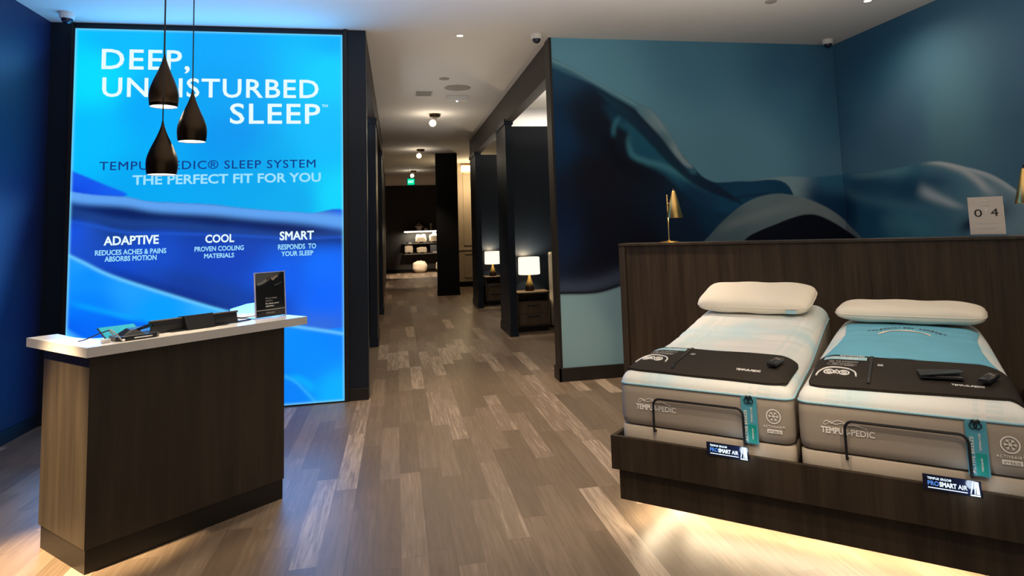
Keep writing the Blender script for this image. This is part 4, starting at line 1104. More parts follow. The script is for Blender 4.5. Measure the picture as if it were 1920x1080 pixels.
def make_topper(B, a0, label, corners, hshift=0.0):
    """black foot protector lying across the bed; corners: near-left, near-right, far-right, far-left in (u,v)"""
    root = thing('foot_protector', label, 'foot protector', bed(B.u0, 0), BA, 'black foot protectors on the mattresses')
    (nl, nr, fr_, fl) = corners
    def plan(s, t):
        # rounded corners
        a = np.array(nl) * (1 - s) * (1 - t) + np.array(nr) * s * (1 - t) + np.array(fr_) * s * t + np.array(fl) * (1 - s) * t
        return a
    def sq(s, t):
        x, y = 2 * s - 1, 2 * t - 1
        k = 1 - 0.05 * (abs(x) ** 10) * (abs(y) ** 6); return (x * (1 - 0.018 * abs(y) ** 14) * 1 + 1) / 2, (y * (1 - 0.05 * abs(x) ** 14) + 1) / 2
    fu = lambda s, t: float(plan(*sq(s, t))[0]); fv = lambda s, t: float(plan(*sq(s, t))[1])
    wob = lambda s, t: 0.0025 * math.sin(7 * s + 3 * t) ** 2
    drape_grid(B, fu, fv, 60, 30, 0.010, 'pad', 'topper', root, B.u0, wob)
    def fr(x, y, c):   # x,y in 0..1 of the pad
        p = plan(x, y); return (p[0] - B.u0, p[1], B.top(p[0], p[1]) + 0.0145 + c + wob(x, y))
    W_ = math.dist(nl, nr); D_ = math.dist(nl, fl)
    # strap between the printed end and the plain field
    m = MB(); pts = []
    m.add([fr(x, y, c) for y in np.linspace(0.06, 0.985, 24) for x, c in ((0.300, 0.0), (0.302, 0.004), (0.318, 0.004), (0.320, 0.0))],
          [(4 * k + j, 4 * k + j + 1, 4 * k + j + 5, 4 * k + j + 4) for k in range(23) for j in range(3)])
    m.obj('strap', 'blackwire', root)
    m = MB()
    m.add([fr(x, y, 0.0015) for x in np.linspace(0.345, 0.375, 4) for y in (0.62, 0.70)], [(0, 2, 3, 1), (2, 4, 5, 3), (4, 6, 7, 5)])
    m.obj('strap_label', 'greyink', root, smooth=False)
    # teal bar
    m = MB(); xs_ = np.linspace(0.045, 0.285, 16); m.add([fr(x, y, 0.0012) for x in xs_ for y in (0.80, 0.92)], [(2 * k, 2 * k + 2, 2 * k + 3, 2 * k + 1) for k in range(15)])
    m.obj('teal_bar', 'paleteal', root)
    letter('top_lettering', 'white', root, [('ADVANCED', 0.13, 0.945, 0.14, 0.04, 0.01, 1.1)], fr)
    letter('bar_lettering', 'white', root, [('COOLING RELIEF', 0.085, 0.835, 0.15, 0.05, 0.01, 1.1)], fr)
    letter('caption_lettering', 'greyink', root, [('FEEL THE DIFFERENCE', 0.08, 0.70, 0.16, 0.05, 0.01, 1.1), ('TRY IT NOW', 0.10, 0.585, 0.12, 0.05, 0.02, 1.1)], fr)
    m = MB()
    pill = [(0.075, 0.61), (0.085, 0.65), (0.15, 0.65), (0.215, 0.65), (0.235, 0.61), (0.215, 0.57), (0.15, 0.57), (0.085, 0.57)]
    m.tube([fr(x, y, 0.0015) for x, y in catmull(pill + pill[:1], 4)], 0.0012, 5)
    m.obj('outline_badge', 'greyink', root)
    # arched emblem with two rounded lenses
    m = MB()
    arc = [(0.035, 0.20), (0.045, 0.33), (0.08, 0.43), (0.14, 0.47), (0.20, 0.44), (0.235, 0.34), (0.245, 0.20)]
    m.tube([fr(x, y, 0.002) for x, y in catmull(arc, 6)], 0.0040, 6)
    for cx in (0.100, 0.180):
        m.tube([fr(cx + 0.026 * math.cos(a), 0.285 + 0.075 * math.sin(a), 0.002) for a in np.linspace(0, 2 * PI, 22, endpoint=False)], 0.0036, 6, True)
        m.tube([fr(cx + 0.013 * math.cos(a), 0.285 + 0.026 * math.sin(a), 0.002) for a in np.linspace(0, 2 * PI, 16, endpoint=False)], 0.0022, 6, True)
    m.tube([fr(0.126, 0.30, 0.002), (fr(0.14, 0.36, 0.002)), fr(0.154, 0.30, 0.002)], 0.004, 6)
    m.tube([fr(0.132, 0.24, 0.002), (fr(0.14, 0.27, 0.002)), fr(0.148, 0.24, 0.002)], 0.004, 6)
    m.obj('lens_emblem', 'white', root)
    letter('corner_lettering', 'white', root, [('TEMPUR-PEDIC', 0.70, 0.15, 0.145, 0.045, 0.015, 1.0)], fr)
    return fr
fa = make_topper(BA_, 0, 'black printed foot pad on the wrinkled mattress nearer the mural wall', ((0.075, 0.065), (0.915, 0.055), (0.895, 0.450), (0.058, 0.455)))
fb = make_topper(BB_, 0, 'black printed foot pad on the mattress with the blue cloth', ((1.010, 0.065), (1.835, 0.090), (1.805, 0.505), (0.978, 0.515)))

# blue cloth hanging from under the pillow, drawn in at the sides
r = thing('blue_cloth', 'sky blue stretch cloth draped from under the flat pillow to the black foot pad', 'cloth', bed(BB_.u0, 0), BA)
def bc_u(s, t):
    l = np.interp(t, [0, .12, .35, .65, 1], [0.995, 1.015, 1.030, 1.035, 1.000]); rr = np.interp(t, [0, .12, .35, .65, 1], [1.765, 1.735, 1.700, 1.680, 1.690])
    return float(l + (rr - l) * s)
bc_v = lambda s, t: 0.530 + 0.78 * t + 0.03 * math.sin(PI * s) * t
bc_b = lambda s, t: 0.016 * math.sin(PI * min(max(s, 0), 1)) ** 0.6 * (0.3 + 0.7 * math.sin(PI * min(t, 1) * 0.9)) + 0.003 * math.sin(16 * s + 9 * t) * (1 - t) 
drape_grid(BB_, bc_u, bc_v, 48, 48, 0.004, 'fabric', 'blue_cloth', r, BB_.u0, bc_b)
def bfr(x, y, c):
    u, v = bc_u(x, y), bc_v(x, y); return (u - BB_.u0, v, BB_.top(u, v) + 0.0085 + bc_b(x, y) + c)
arc_text = []
word = 'PERSONALIZED COMFORT'
m = MB()
for i, ch in enumerate(word):
    if ch == ' ': continue
    a = (i - (len(word) - 1) / 2) / (len(word) - 1)
    v_, f_ = text_geo(ch, 0.024 if ch != 'I' else 0.007, 0.036, 0.001, 0.01)
    x0 = 0.47 + a * 0.58; y0 = 0.80 - 0.55 * a * a * 0.9
    sl = -0.55 * 2 * a * 0.9 / 0.58 * 1.0
    m.add([bfr(x0 + p, y0 + q + sl * p, c) for p, q, c in v_], f_)
m.obj('arched_lettering', 'blackplastic', r, smooth=False)
m = MB(); pp = [bfr(0.47 + a * 0.40, 0.755 - 0.50 * a * a, 0.001) for a in np.linspace(-0.5, 0.5, 24)]
qq = [bfr(0.47 + a * 0.40, 0.715 - 0.50 * a * a, 0.001) for a in np.linspace(-0.5, 0.5, 24)]
m.add(pp + qq, [(k, k + 1, 25 + k, 24 + k) for k in range(23)])
m.obj('pale_band', 'pillow', r)

# remotes and leaflets on the pads
def make_remote(label, fr, x, y, B, ang):
    p = fr(x, y, 0.0); r = thing('remote_control', label, 'remote control', bed(p[0] + B.u0, p[1], p[2] + 0.006), BA + ang, 'remote controls on the foot pads')
    MB().box(-0.024, 0.024, -0.075, 0.075, 0, 0.018, 0.006).obj('body', 'blackplastic', r)
    k = 0
    for row in range(4):
        for cx in (-0.012, 0.0, 0.012):
            MB().lathe([(0.0045, 0.0165), (0.0045, 0.0192), (0.003, 0.0198)], (cx, 0.055 - row * 0.017, 0), 10).obj('button', 'greyink' if (row + k) % 5 == 0 else 'greyplastic', r); k += 1
    return r
make_remote('black remote control on the foot pad of the wrinkled mattress', fa, 0.905, 0.48, BA_, -0.05)
make_remote('black remote control beside the open leaflet on the foot pad by the blue cloth', fb, 0.875, 0.38, BB_, -0.25)
p = fb(0.655, 0.40, 0.0)
r = thing('leaflet_holder', 'open black leaflet holder standing on the foot pad by the blue cloth', 'leaflet holder', bed(p[0] + BB_.u0, p[1], p[2] + 0.007), BA + 0.18)
m = MB()
m.add([(-0.085, -0.06, 0.0), (0.085, -0.06, 0.0), (0.085, -0.06, 0.006), (-0.085, -0.06, 0.006), (-0.085, 0.07, 0.0), (0.085, 0.07, 0.0), (0.085, 0.07, 0.006), (-0.085, 0.07, 0.006)],
      [(0, 1, 2, 3), (4, 7, 6, 5), (0, 4, 5, 1), (3, 2, 6, 7), (1, 5, 6, 2), (0, 3, 7, 4)])
m.obj('lower_cover', 'blackplastic', r, smooth=False)
m = MB().box(-0.085, 0.085, -0.065, 0.065, 0, 0.005)
m.map(lambda x, y, z: (x, 0.07 - (0.065 - y) * 0.97, 0.007 + (x + 0.085) * 0.26 * (0.65 - y * 5) * 0.45 + z))
m.obj('raised_cover', 'blackplastic', r, smooth=False)
MB().add([(-0.03, -0.052, 0.0075), (0.078, -0.056, 0.0075), (0.078, 0.02, 0.0075), (-0.03, 0.0, 0.0075)], [(0, 1, 2, 3)]).obj('grey_leaf', 'greyink', r, smooth=False)

# ---------------------------------------------------------------- headboard wall behind the beds
HV = 2.05; HZ = 1.462
r = thing('headboard_partition', 'tall dark oak headboard partition standing behind both beds', 'headboard', bed(-0.90, HV), BA)
MB().box(0.0, 3.75, 0.006, 0.20, 0, HZ - 0.022).obj('panel', 'oak_head', r, smooth=False)
MB().box(-0.012, 0.045, -0.006, 0.206, 0, HZ - 0.022, 0.001).obj('end_stile', 'oak_lit', r, smooth=False)
MB().box(-0.014, 3.76, -0.010, 0.215, HZ - 0.021, HZ, 0.002).obj('top_ledge', 'oak_lit', r, smooth=False)

def make_cone_lamp(u, v, label, ang=0.0):
    r = thing('cone_lamp', label, 'lamp', bed(u, v, HZ + 0.001), BA + ang, 'brass cone lamps on the headboard')
    MB().lathe([(0.001, 0), (0.078, 0), (0.080, 0.003), (0.074, 0.007), (0.030, 0.011), (0.012, 0.016), (0.006, 0.020), (0.001, 0.020)], n=40).obj('base', 'brass', r)
    MB().lathe([(0.0055, 0.018), (0.0055, 0.405), (0.004, 0.408)], n=14).obj('pole', 'brass', r)
    MB().tube([(0.0, 0, 0.33), (0.03, 0, 0.335), (0.06, 0, 0.345)], 0.004, 8).obj('arm', 'brass', r)
    prof_ = [(0.068, 0.208), (0.069, 0.212), (0.042, 0.325), (0.016, 0.432), (0.012, 0.438), (0.0105, 0.436), (0.014, 0.430), (0.040, 0.323), (0.066, 0.210), (0.068, 0.208)]
    MB().lathe(prof_, (0.062, 0, 0), 40, cap=False).obj('shade', 'brass', r)
    MB().lathe([(0.0125, 0.436), (0.010, 0.444), (0.0055, 0.450), (0.007, 0.456), (0.003, 0.462)], (0.062, 0, 0), 16).obj('finial', 'blackwire', r)
    MB().lathe([(0.001, 0.235), (0.022, 0.240), (0.026, 0.262), (0.016, 0.290), (0.006, 0.310)], (0.062, 0, 0), 20).obj('bulb', 'lamp_bulb', r)
    point('cone_lamp_light', bed(u, v, HZ) + (Matrix.Rotation(BA + ang, 3, 'Z') @ Vector((0.062, 0, 0.222))), 1.2, (1.0, 0.80, 0.5), 0.02)
    return r
make_cone_lamp(-0.478, 2.14, 'small brass cone lamp at the mural end of the headboard ledge')
make_cone_lamp(2.078, 2.14, 'brass cone lamp beside the numbered sign on the headboard ledge', PI)

# numbered acrylic sign
r = thing('number_sign', 'pale block sign with the figures 0 and 4 on the headboard ledge', 'sign', bed(1.684, 2.125, HZ + 0.001), BA)
MB().box(-0.006, 0.212, -0.012, 0.05, 0.0, 0.012, 0.003).obj('foot', 'acrylic', r, smooth=False)
MB().box(0.004, 0.202, 0.0, 0.012, 0.012, 0.262, 0.001).obj('plate', pbr('frosted_plate', (0.76, 0.67, 0.57), 0.35, spec=0.5, var=0.06, scale=6), r, smooth=False)
f = lambda a, b, c: (a, -0.0006 - c, b)
letter('figure', 'blackplastic', r, [('0', 0.036, 0.130, 0.044, 0.050, 0.0, 1)], f)
letter('figure', 'blackplastic', r, [('4', 0.128, 0.132, 0.042, 0.050, 0.0, 1)], f)
m = MB().prism([(0.094, 0.175), (0.105, 0.162), (0.116, 0.175), (0.105, 0.188)], -0.0016, -0.0004, 'y')
m.obj('star_mark', 'white', r, smooth=False)
words('lettering', 'white', r, [('TEMPUR', 0.07, 0.226, 0.06, 0.010, 0.02, 1.1), ('REFRESHED', 0.07, 0.204, 0.055, 0.006, 0.01, 1.1), ('Choose your feel', 0.045, 0.086, 0.115, 0.010, 0.02, 1.1), ('Ask us for details', 0.055, 0.052, 0.09, 0.010, 0.02, 1.1)], f)

# ---------------------------------------------------------------- reception desk
DO = Vector((-1.516, 3.815, 0)); DA = math.atan2(0.6808, 0.7325)
DU = Vector((math.cos(DA), math.sin(DA), 0)); DV = Vector((-math.sin(DA), math.cos(DA), 0))
def desk(a, b, z=0.0): return DO + DU * a + DV * b + Vector((0, 0, z))
DL, DW = 1.105, 0.58
TOPZ = 1.098
r = thing('reception_desk', 'dark wood reception desk with white stone top in front of the blue lightbox', 'desk', desk(0, 0), DA)
m = MB()
m.box(0.0, DL, 0.0, 0.02, 0.118, 1.048, 0.001).box(0.0, 0.02, 0.02, DW, 0.118, 1.048, 0.001).box(DL - 0.02, DL, 0.02, DW, 0.118, 1.048, 0.001)
m.box(0.02, DL - 0.02, 0.02, DW - 0.03, 0.55, 0.57)
m.obj('body', 'oak_desk', r, smooth=False)
MB().box(0.006, DL - 0.006, 0.006, DW - 0.02, 0.0, 0.118).obj('toe_kick', 'toe', r, smooth=False)
inner = [tuple(q) for q in catmull([(0.115, 0.735), (0.105, 0.56), (0.10, 0.42), (0.13, 0.30), (0.25, 0.25), (0.50, 0.25), (0.80, 0.26), (0.98, 0.36), (1.12, 0.62), (1.30, 0.96)], 5)]
poly = [(-0.035, 0.735), (-0.035, -0.055), (1.235, -0.055), (1.245, 0.30), (1.66, 1.22), (1.58, 1.20)] + inner[::-1]
MB().prism(poly, 1.049, TOPZ).obj('countertop', 'quartz', r, smooth=False)
# legs of the wing so that the top is carried
m = MB().box(1.36, 1.42, 0.86, 0.92, 0.0, 1.048, 0.003)
m.obj('leg', 'toe', r, smooth=False)

# point-of-sale screen seen from behind
r = thing('checkout_screen', 'low black checkout screen leaning back on the desk top, seen from behind', 'screen', desk(0.34, 0.10, TOPZ + 0.001), DA)
def tilt(m, y0, z0, ang): 
    c, s_ = math.cos(ang), math.sin(ang); return m.map(lambda x, y, z: (x, y0 + y * c - z * s_, z0 + y * s_ + z * c))
tilt(MB().box(0.0, 0.52, 0.0, 0.026, 0.0, 0.012, 0.004), 0.012, 0.064, math.radians(-16)).obj('painted_lit_top', 'greyplastic', r)  # lit look of the screen's top painted as a brown strip
tilt(MB().prism([(0.012, 0.0), (0.508, 0.0), (0.516, 0.30), (0.004, 0.30)], -0.020, 0.0), 0.010, 0.064, math.radians(-11)).obj('back_shell', 'blackplastic', r, smooth=False)
m = MB().prism([(0.0, 0.0), (0.52, 0.0), (0.505, 0.064), (0.008, 0.064)], 0.012, 0.022, 'y')
m.obj('rear_panel', 'blackplastic', r, smooth=False)
m = MB().add([(0.185, -0.035, 0.0), (0.345, -0.035, 0.0), (0.345, 0.07, 0.0), (0.185, 0.07, 0.0), (0.175, -0.010, 0.082), (0.345, -0.010, 0.082), (0.345, 0.06, 0.075), (0.175, 0.06, 0.075)],
             [(0, 1, 5, 4), (1, 2, 6, 5), (2, 3, 7, 6), (3, 0, 4, 7), (4, 5, 6, 7), (3, 2, 1, 0)])
m.obj('stand', 'blackplastic', r, smooth=False)
MB().box(0.10, 0.44, -0.02, 0.16, 0.0, 0.006, 0.002).obj('foot_plate', 'blackplastic', r, smooth=False)

# payment terminal in its dock with cables
r = thing('payment_terminal', 'black payment terminal in a dock with cables at the left end of the desk top', 'payment terminal', desk(0.13, 0.0, TOPZ + 0.001), DA)
MB().prism([(0.0, 0.03), (0.02, -0.01), (0.19, -0.01), (0.215, 0.02), (0.20, 0.13), (0.01, 0.13)], 0.0, 0.022).obj('dock', 'blackplastic', r, smooth=False)
MB().box(0.075, 0.165, -0.0125, -0.0095, 0.008, 0.014).obj('white_stripe', 'white', r, smooth=False)  # plain white stripe on the dock front
m = MB().add([(0.03, 0.02, 0.022), (0.15, 0.02, 0.022), (0.15, 0.11, 0.022), (0.03, 0.11, 0.022), (0.075, 0.04, 0.048), (0.10, 0.04, 0.050), (0.17, 0.10, 0.054), (0.08, 0.10, 0.054)],
             [(0, 1, 5, 4), (1, 2, 6, 5), (2, 3, 7, 6), (3, 0, 4, 7), (4, 5, 6, 7), (3, 2, 1, 0)])
m.obj('handset', 'blackplastic', r, smooth=False)
m = MB()
m.tube(catmull([(0.02, 0.06, 0.012), (-0.01, 0.07, 0.05), (-0.02, 0.05, 0.062), (-0.005, 0.02, 0.045), (0.012, -0.005, 0.012), (0.018, -0.012, 0.004)], 6), 0.0032, 7)
m.obj('cable', 'greyink', r)
m = MB()
m.tube(catmull([(-0.02, 0.05, 0.060), (-0.05, 0.09, 0.045), (-0.09, 0.16, 0.015), (-0.10, 0.22, 0.003)], 6), 0.003, 7)
m.obj('cable', 'blackplastic', r)
MB().lathe([(0.006, 0), (0.008, 0.004), (0.008, 0.010), (0.004, 0.013)], (0.020, -0.014, 0), 12).obj('cable_plug', 'whiteplastic', r)
MB().box(-0.06, -0.02, 0.03, 0.06, 0.0, 0.018, 0.004).obj('plug_block', 'whiteplastic', r)
# tablet leaning behind it
r = thing('tablet', 'tablet with painted teal screen reflection tilted behind the payment terminal on the desk', 'tablet', desk(0.135, 0.145, TOPZ + 0.001), DA)
f_ = lambda x, y, z: (x, 0.0 + y * 0.90 - z * 0.43, 0.004 + y * 0.43 + z * 0.90)
MB().box(-0.005, 0.185, -0.004, 0.124, -0.007, 0.0, 0.003).map(f_).obj('case', 'blackplastic', r, smooth=False)
MB().box(0.0, 0.18, 0.0, 0.12, 0.0, 0.0012).map(f_).obj('screen', pbr('teal_reflection_glass', (0.02, 0.30, 0.42), 0.12, spec=0.7), r, smooth=False)  # teal reflection painted into the base colour of the glass

# acrylic poster stand
r = thing('poster_stand', 'upright clear stand with a black poster at the far end of the desk', 'poster stand', desk(0.99, 0.135, TOPZ + 0.001), DA + 0.04)
tl = lambda x, y, z: (x + 0.012 * (0.29 - z) / 0.29 * 0, y + (z) * 0.06, z)
MB().box(0.0, 0.228, 0.0, 0.004, 0.0, 0.292).map(tl).obj('clear_front', 'acrylic', r, smooth=False)
MB().box(0.0, 0.228, 0.004, 0.10, 0.0, 0.004).obj('clear_foot', 'acrylic', r, smooth=False)
MB().box(0.007, 0.221, 0.005, 0.0065, 0.006, 0.286).map(tl).obj('poster', pbr('poster_black', (0.006, 0.007, 0.010), 0.4, spec=0.4), r, smooth=False)
m = MB().box(0.0, 0.007, -0.0005, 0.006, 0.0, 0.292).box(0.221, 0.228, -0.0005, 0.006, 0.0, 0.292).box(0.007, 0.221, -0.0005, 0.006, 0.286, 0.292)
m.map(tl).obj('bright_edge', pbr('acrylic_edge', (0.55, 0.55, 0.75), 0.2, spec=0.6), r, smooth=False)
MB().box(0.010, 0.218, -0.0012, -0.0004, 0.049, 0.0515).map(tl).obj('rule_line', 'white', r, smooth=False)
fr2 = lambda x, y, c: tl(x, -0.0006 - c, y)
letter('lettering', 'greyink', r, [('Good sleep', 0.075, 0.120, 0.085, 0.0095, 0.01), ('matters.', 0.075, 0.104, 0.055, 0.0095, 0.01)], fr2)
letter('lettering', 'white', r, [('So does your', 0.075, 0.086, 0.10, 0.0095, 0.02), ('opinion.', 0.075, 0.070, 0.062, 0.0095, 0.02)], fr2)
letter('lettering', 'greyink', r, [('TEMPUR-PEDIC', 0.077, 0.027, 0.065, 0.008, 0.02)], fr2)
def art(name, pts, col, dz=0.0):
    P_ = catmull(pts, 5); m = MB()
    m.prism([tuple(q) for q in P_], -0.0012 - dz, -0.0004, 'y').map(tl); m.obj(name, pbr('poster_' + name, col, 0.5), r, smooth=False)
art('picture_sheet', [(0.010, 0.282), (0.120, 0.283), (0.195, 0.278), (0.150, 0.262), (0.100, 0.252), (0.055, 0.236), (0.030, 0.222), (0.010, 0.225)], (0.10, 0.11, 0.11))
art('picture_fold', [(0.012, 0.224), (0.045, 0.232), (0.090, 0.252), (0.115, 0.268), (0.100, 0.240), (0.060, 0.218), (0.020, 0.208)], (0.22, 0.23, 0.22), 0.0004)
art('picture_hand', [(0.118, 0.258), (0.135, 0.255), (0.148, 0.262), (0.172, 0.266), (0.168, 0.256), (0.150, 0.248), (0.138, 0.236), (0.124, 0.240)], (0.42, 0.33, 0.25), 0.0006)
art('picture_shadow', [(0.085, 0.262), (0.105, 0.268), (0.115, 0.258), (0.112, 0.240), (0.095, 0.232), (0.082, 0.244)], (0.10, 0.075, 0.055), 0.0008)
art('picture_crease', [(0.140, 0.205), (0.175, 0.214), (0.205, 0.226), (0.180, 0.208), (0.150, 0.200)], (0.10, 0.10, 0.10), 0.0004)
# papers and pen
r = thing('paper_stack', 'loose white papers lying behind the poster stand on the desk', 'papers', desk(1.02, 0.25, TOPZ + 0.001), DA + 0.1)
MB().box(0.0, 0.15, 0.0, 0.20, 0.0, 0.004).obj('sheet', 'white', r, smooth=False)
MB().box(-0.03, 0.12, 0.03, 0.22, 0.0045, 0.007).map(lambda x, y, z: (x, y, z + 0.06 * max(0, 0.03 - x * 0.2))).obj('sheet', 'white', r, smooth=False)
r = thing('pen', 'thin dark pen lying beside the poster stand on the desk', 'pen', desk(0.90, 0.13, TOPZ + 0.005), DA + 0.25)
MB().tube([(-0.05, 0, 0), (-0.04, 0, 0), (0.06, 0, 0), (0.075, 0, -0.001)], [0.004, 0.0045, 0.0045, 0.0012], 8).obj('barrel', 'blackplastic', r)
MB().tube([(-0.048, 0, 0.006), (-0.01, 0, 0.0065)], 0.001, 6).obj('clip', 'brass', r)

# ---------------------------------------------------------------- pendants
prf = [(0.0, .06), (.04, .075), (.10, .12), (.2, .24), (.3, .385), (.42, .58), (.52, .745), (.62, .885), (.70, .965), (.78, 1.0), (.86, .995), (.94, .965), (1.0, .925)]
def make_pendant(x, y, ztop, h, rad, label):
    r = thing('pendant_lamp', label, 'pendant lamp', (x, y, ztop - h), 0, 'drop pendants above the desk')
    out = [(rad * b, h * (1 - a)) for a, b in prf]
    inn = [(rad * b - 0.003, h * (1 - a)) for a, b in prf[::-1] if a > 0.2]
    MB().lathe(out + inn, n=48, cap=False).obj('shade', 'bronze', r, angle=50)
    MB().lathe([(rad * .90, 0.008), (rad * .93, 0.030), (rad * .55, 0.12), (0.002, 0.16)], n=36, cap=False).obj('lining', 'gold_in', r, angle=60)
    MB().lathe([(0.001, 0.004), (rad * 0.89, 0.004), (rad * 0.89, 0.0065), (0.001, 0.0065)], n=36, cap=False).obj('diffuser', 'pend_light', r, smooth=False)
    MB().tube([(0, 0, h - 0.004), (0, 0, CEIL - (ztop - h) - 0.02)], 0.0035, 8).obj('cord', 'blackwire', r)
    MB().lathe([(0.001, 0.0), (0.05, 0.0), (0.055, -0.012), (0.05, -0.022), (0.001, -0.026)], (0, 0, CEIL - (ztop - h)), 24, cap=False).obj('ceiling_rose', 'bronze', r)
    spot('pendant_beam', (x, y, ztop - h - 0.01), 26, 140, (1.0, 0.80, 0.52), blend=0.8, size=0.06)
    return r
make_pendant(-1.388, 4.42, 2.764, 0.332, 0.083, 'upper drop pendant of the left pair hanging over the desk')
make_pendant(-1.203, 4.34, 2.522, 0.318, 0.0825, 'drop pendant on its own cord beside the pair over the desk')
make_pendant(-1.328, 4.22, 2.310, 0.315, 0.084, 'lowest drop pendant hanging below the upper one over the desk')

# ---------------------------------------------------------------- ceiling fittings
def make_camera(x, y, label, yaw=0.0):
    r = thing('security_camera', label, 'security camera', (x, y, CEIL), yaw, 'dome cameras on the ceiling')
    MB().lathe([(0.001, 0.0), (0.062, 0.0), (0.064, -0.012), (0.060, -0.045), (0.053, -0.055), (0.044, -0.056)], n=32, cap=False).obj('housing', 'whiteplastic', r)
    MB().lathe([(0.046, -0.055)] + [(0.046 * math.cos(a), -0.055 - 0.046 * math.sin(a)) for a in np.linspace(0.1, PI / 2 - 0.02, 10)], n=32, cap=False).obj('dome', 'plaque', r)
    MB().lathe([(0.001, 0), (0.012, 0.0), (0.014, 0.012), (0.001, 0.012)], (0, 0, 0), 14).map(lambda a, b, c: (a, b - 0.030 - c * 0.8, -0.080 - c * 0.5)).obj('lens', 'greyplastic', r)
    return r
make_camera(-2.93, 6.70, 'white dome camera on the ceiling above the lightbox corner')
make_camera(1.52, 6.96, 'white dome camera on the ceiling beside the corridor beam')
make_camera(5.02, 6.86, 'white dome camera on the ceiling in the mural corner')
make_camera(-0.24, 28.8, 'tiny dark dome camera on the ceiling at the rear wall of the aisle')

def make_downlight(x, y, label):
    r = thing('downlight', label, 'ceiling light', (x, y, CEIL), 0, 'recessed ceiling downlights')
    MB().lathe([(0.032, 0.0), (0.060, 0.0), (0.062, -0.004), (0.046, -0.008), (0.034, -0.004)], n=32, cap=False).obj('trim_ring', 'whiteplastic', r)
    MB().lathe([(0.001, -0.002), (0.034, -0.003), (0.034, -0.001), (0.001, -0.001)], n=24, cap=False).obj('lens', 'lamp_bulb', r)
    return r
make_downlight(0.70, 7.08, 'glowing recessed downlight on the ceiling before the corridor')
make_downlight(4.54, 5.56, 'glowing recessed downlight at the top edge by the mural corner')
def make_cap(x, y, rad, label, cat, name, h=0.012):
    r = thing(name, label, cat, (x, y, CEIL))
    MB().lathe([(0.001, -0.001), (rad, -0.001), (rad, -h * 0.6), (rad * 0.85, -h), (0.001, -h)], n=32, cap=False).obj('cover_plate', 'fitting', r)
    MB().lathe([(0.001, -h), (rad * 0.3, -h), (rad * 0.3, -h - 0.003), (0.001, -h - 0.003)], n=20, cap=False).obj('centre', 'fitting', r)
MT['fitting'] = pbr('grey_fitting', (0.36, 0.33, 0.30), 0.7, var=0.04)
make_cap(3.57, 5.68, 0.055, 'flat round sprinkler cap on the ceiling near the mural', 'sprinkler cap', 'sprinkler_cap')
make_cap(0.673, 9.12, 0.07, 'small round sprinkler cap on the corridor ceiling before the speaker', 'sprinkler cap', 'sprinkler_cap')
make_cap(0.907, 9.69, 0.19, 'round grey ceiling speaker in the corridor before the emergency light', 'speaker', 'ceiling_speaker')
r = thing('access_panel', 'flat grey rectangular panel on the corridor ceiling', 'panel', (0.437, 10.13, CEIL))
MB().box(-0.12, 0.12, -0.16, 0.16, -0.008, -0.001, 0.002).obj('cover_plate', 'fitting', r, smooth=False)
m = MB()
for k in range(7): m.box(-0.10, 0.10, -0.13 + 0.04 * k, -0.115 + 0.04 * k, -0.011, -0.008)
m.obj('slats', 'fitting', r, smooth=False)
r = thing('emergency_light', 'white box emergency light on the corridor ceiling with a small lens', 'emergency light', (0.95, 10.3, CEIL))
MB().box(-0.16, 0.16, -0.05, 0.05, -0.075, 0.0, 0.008).obj('housing', 'whiteplastic', r, smooth=False)
MB().lathe([(0.001, -0.075), (0.018, -0.075), (0.014, -0.092), (0.001, -0.096)], (0.0, 0, 0), 16, cap=False).obj('lens', 'plaque_white', r)
def make_spot_fixture(x, y, label):
    r = thing('ceiling_spotlight', label, 'spotlight', (x, y, CEIL), 0, 'ceiling spotlights along the aisle')
    MB().lathe([(0.001, 0.0), (0.100, 0.0), (0.100, -0.03), (0.085, -0.05), (0.001, -0.055)], n=28, cap=False).obj('canopy', 'bronze', r)
    MB().tube([(0, 0, -0.05), (-0.01, -0.015, -0.08), (-0.03, -0.03, -0.12)], [0.05, 0.036, 0.03], 14).obj('neck', 'fitting', r)
    m = MB().lathe([(0.001, 0.055)] + [(0.06 * math.cos(a), 0.06 * math.sin(a)) for a in np.linspace(PI / 2 - .05, -PI / 2 + .05, 14)], (-0.045, -0.045, -0.17), 20, cap=False)
    m.obj('globe', 'lamp_bulb', r)
    return r
make_spot_fixture(0.70, 11.9, 'bronze ceiling spotlight with glowing globe in the corridor')
make_spot_fixture(0.62, 16.9, 'smaller ceiling spotlight further down the aisle before the dark pier')
make_spot_fixture(0.58, 22.6, 'farthest ceiling spotlight above the green exit sign')
r = thing('exit_sign', 'small glowing green exit sign hanging from the aisle ceiling', 'exit sign', (0.48, 22.0, 3.19))
MB().box(-0.135, 0.135, -0.02, 0.02, 0.0, 0.25, 0.01).obj('frame', 'teal', r, smooth=False)
MB().box(-0.108, 0.108, -0.026, -0.020, 0.028, 0.222).obj('lit_panel', 'exit', r, smooth=False)
letter('exit_lettering', 'plaque_white', r, [('EXIT', -0.085, 0.09, 0.17, 0.07, 0.02, 1.1)], lambda a, b, c: (a, -0.0265 - c, b))
MB().tube([(-0.07, 0, 0.25), (-0.07, 0, CEIL - 3.19)], 0.006, 6).tube([(0.07, 0, 0.25), (0.07, 0, CEIL - 3.19)], 0.006, 6).obj('hangers', 'fitting', r)

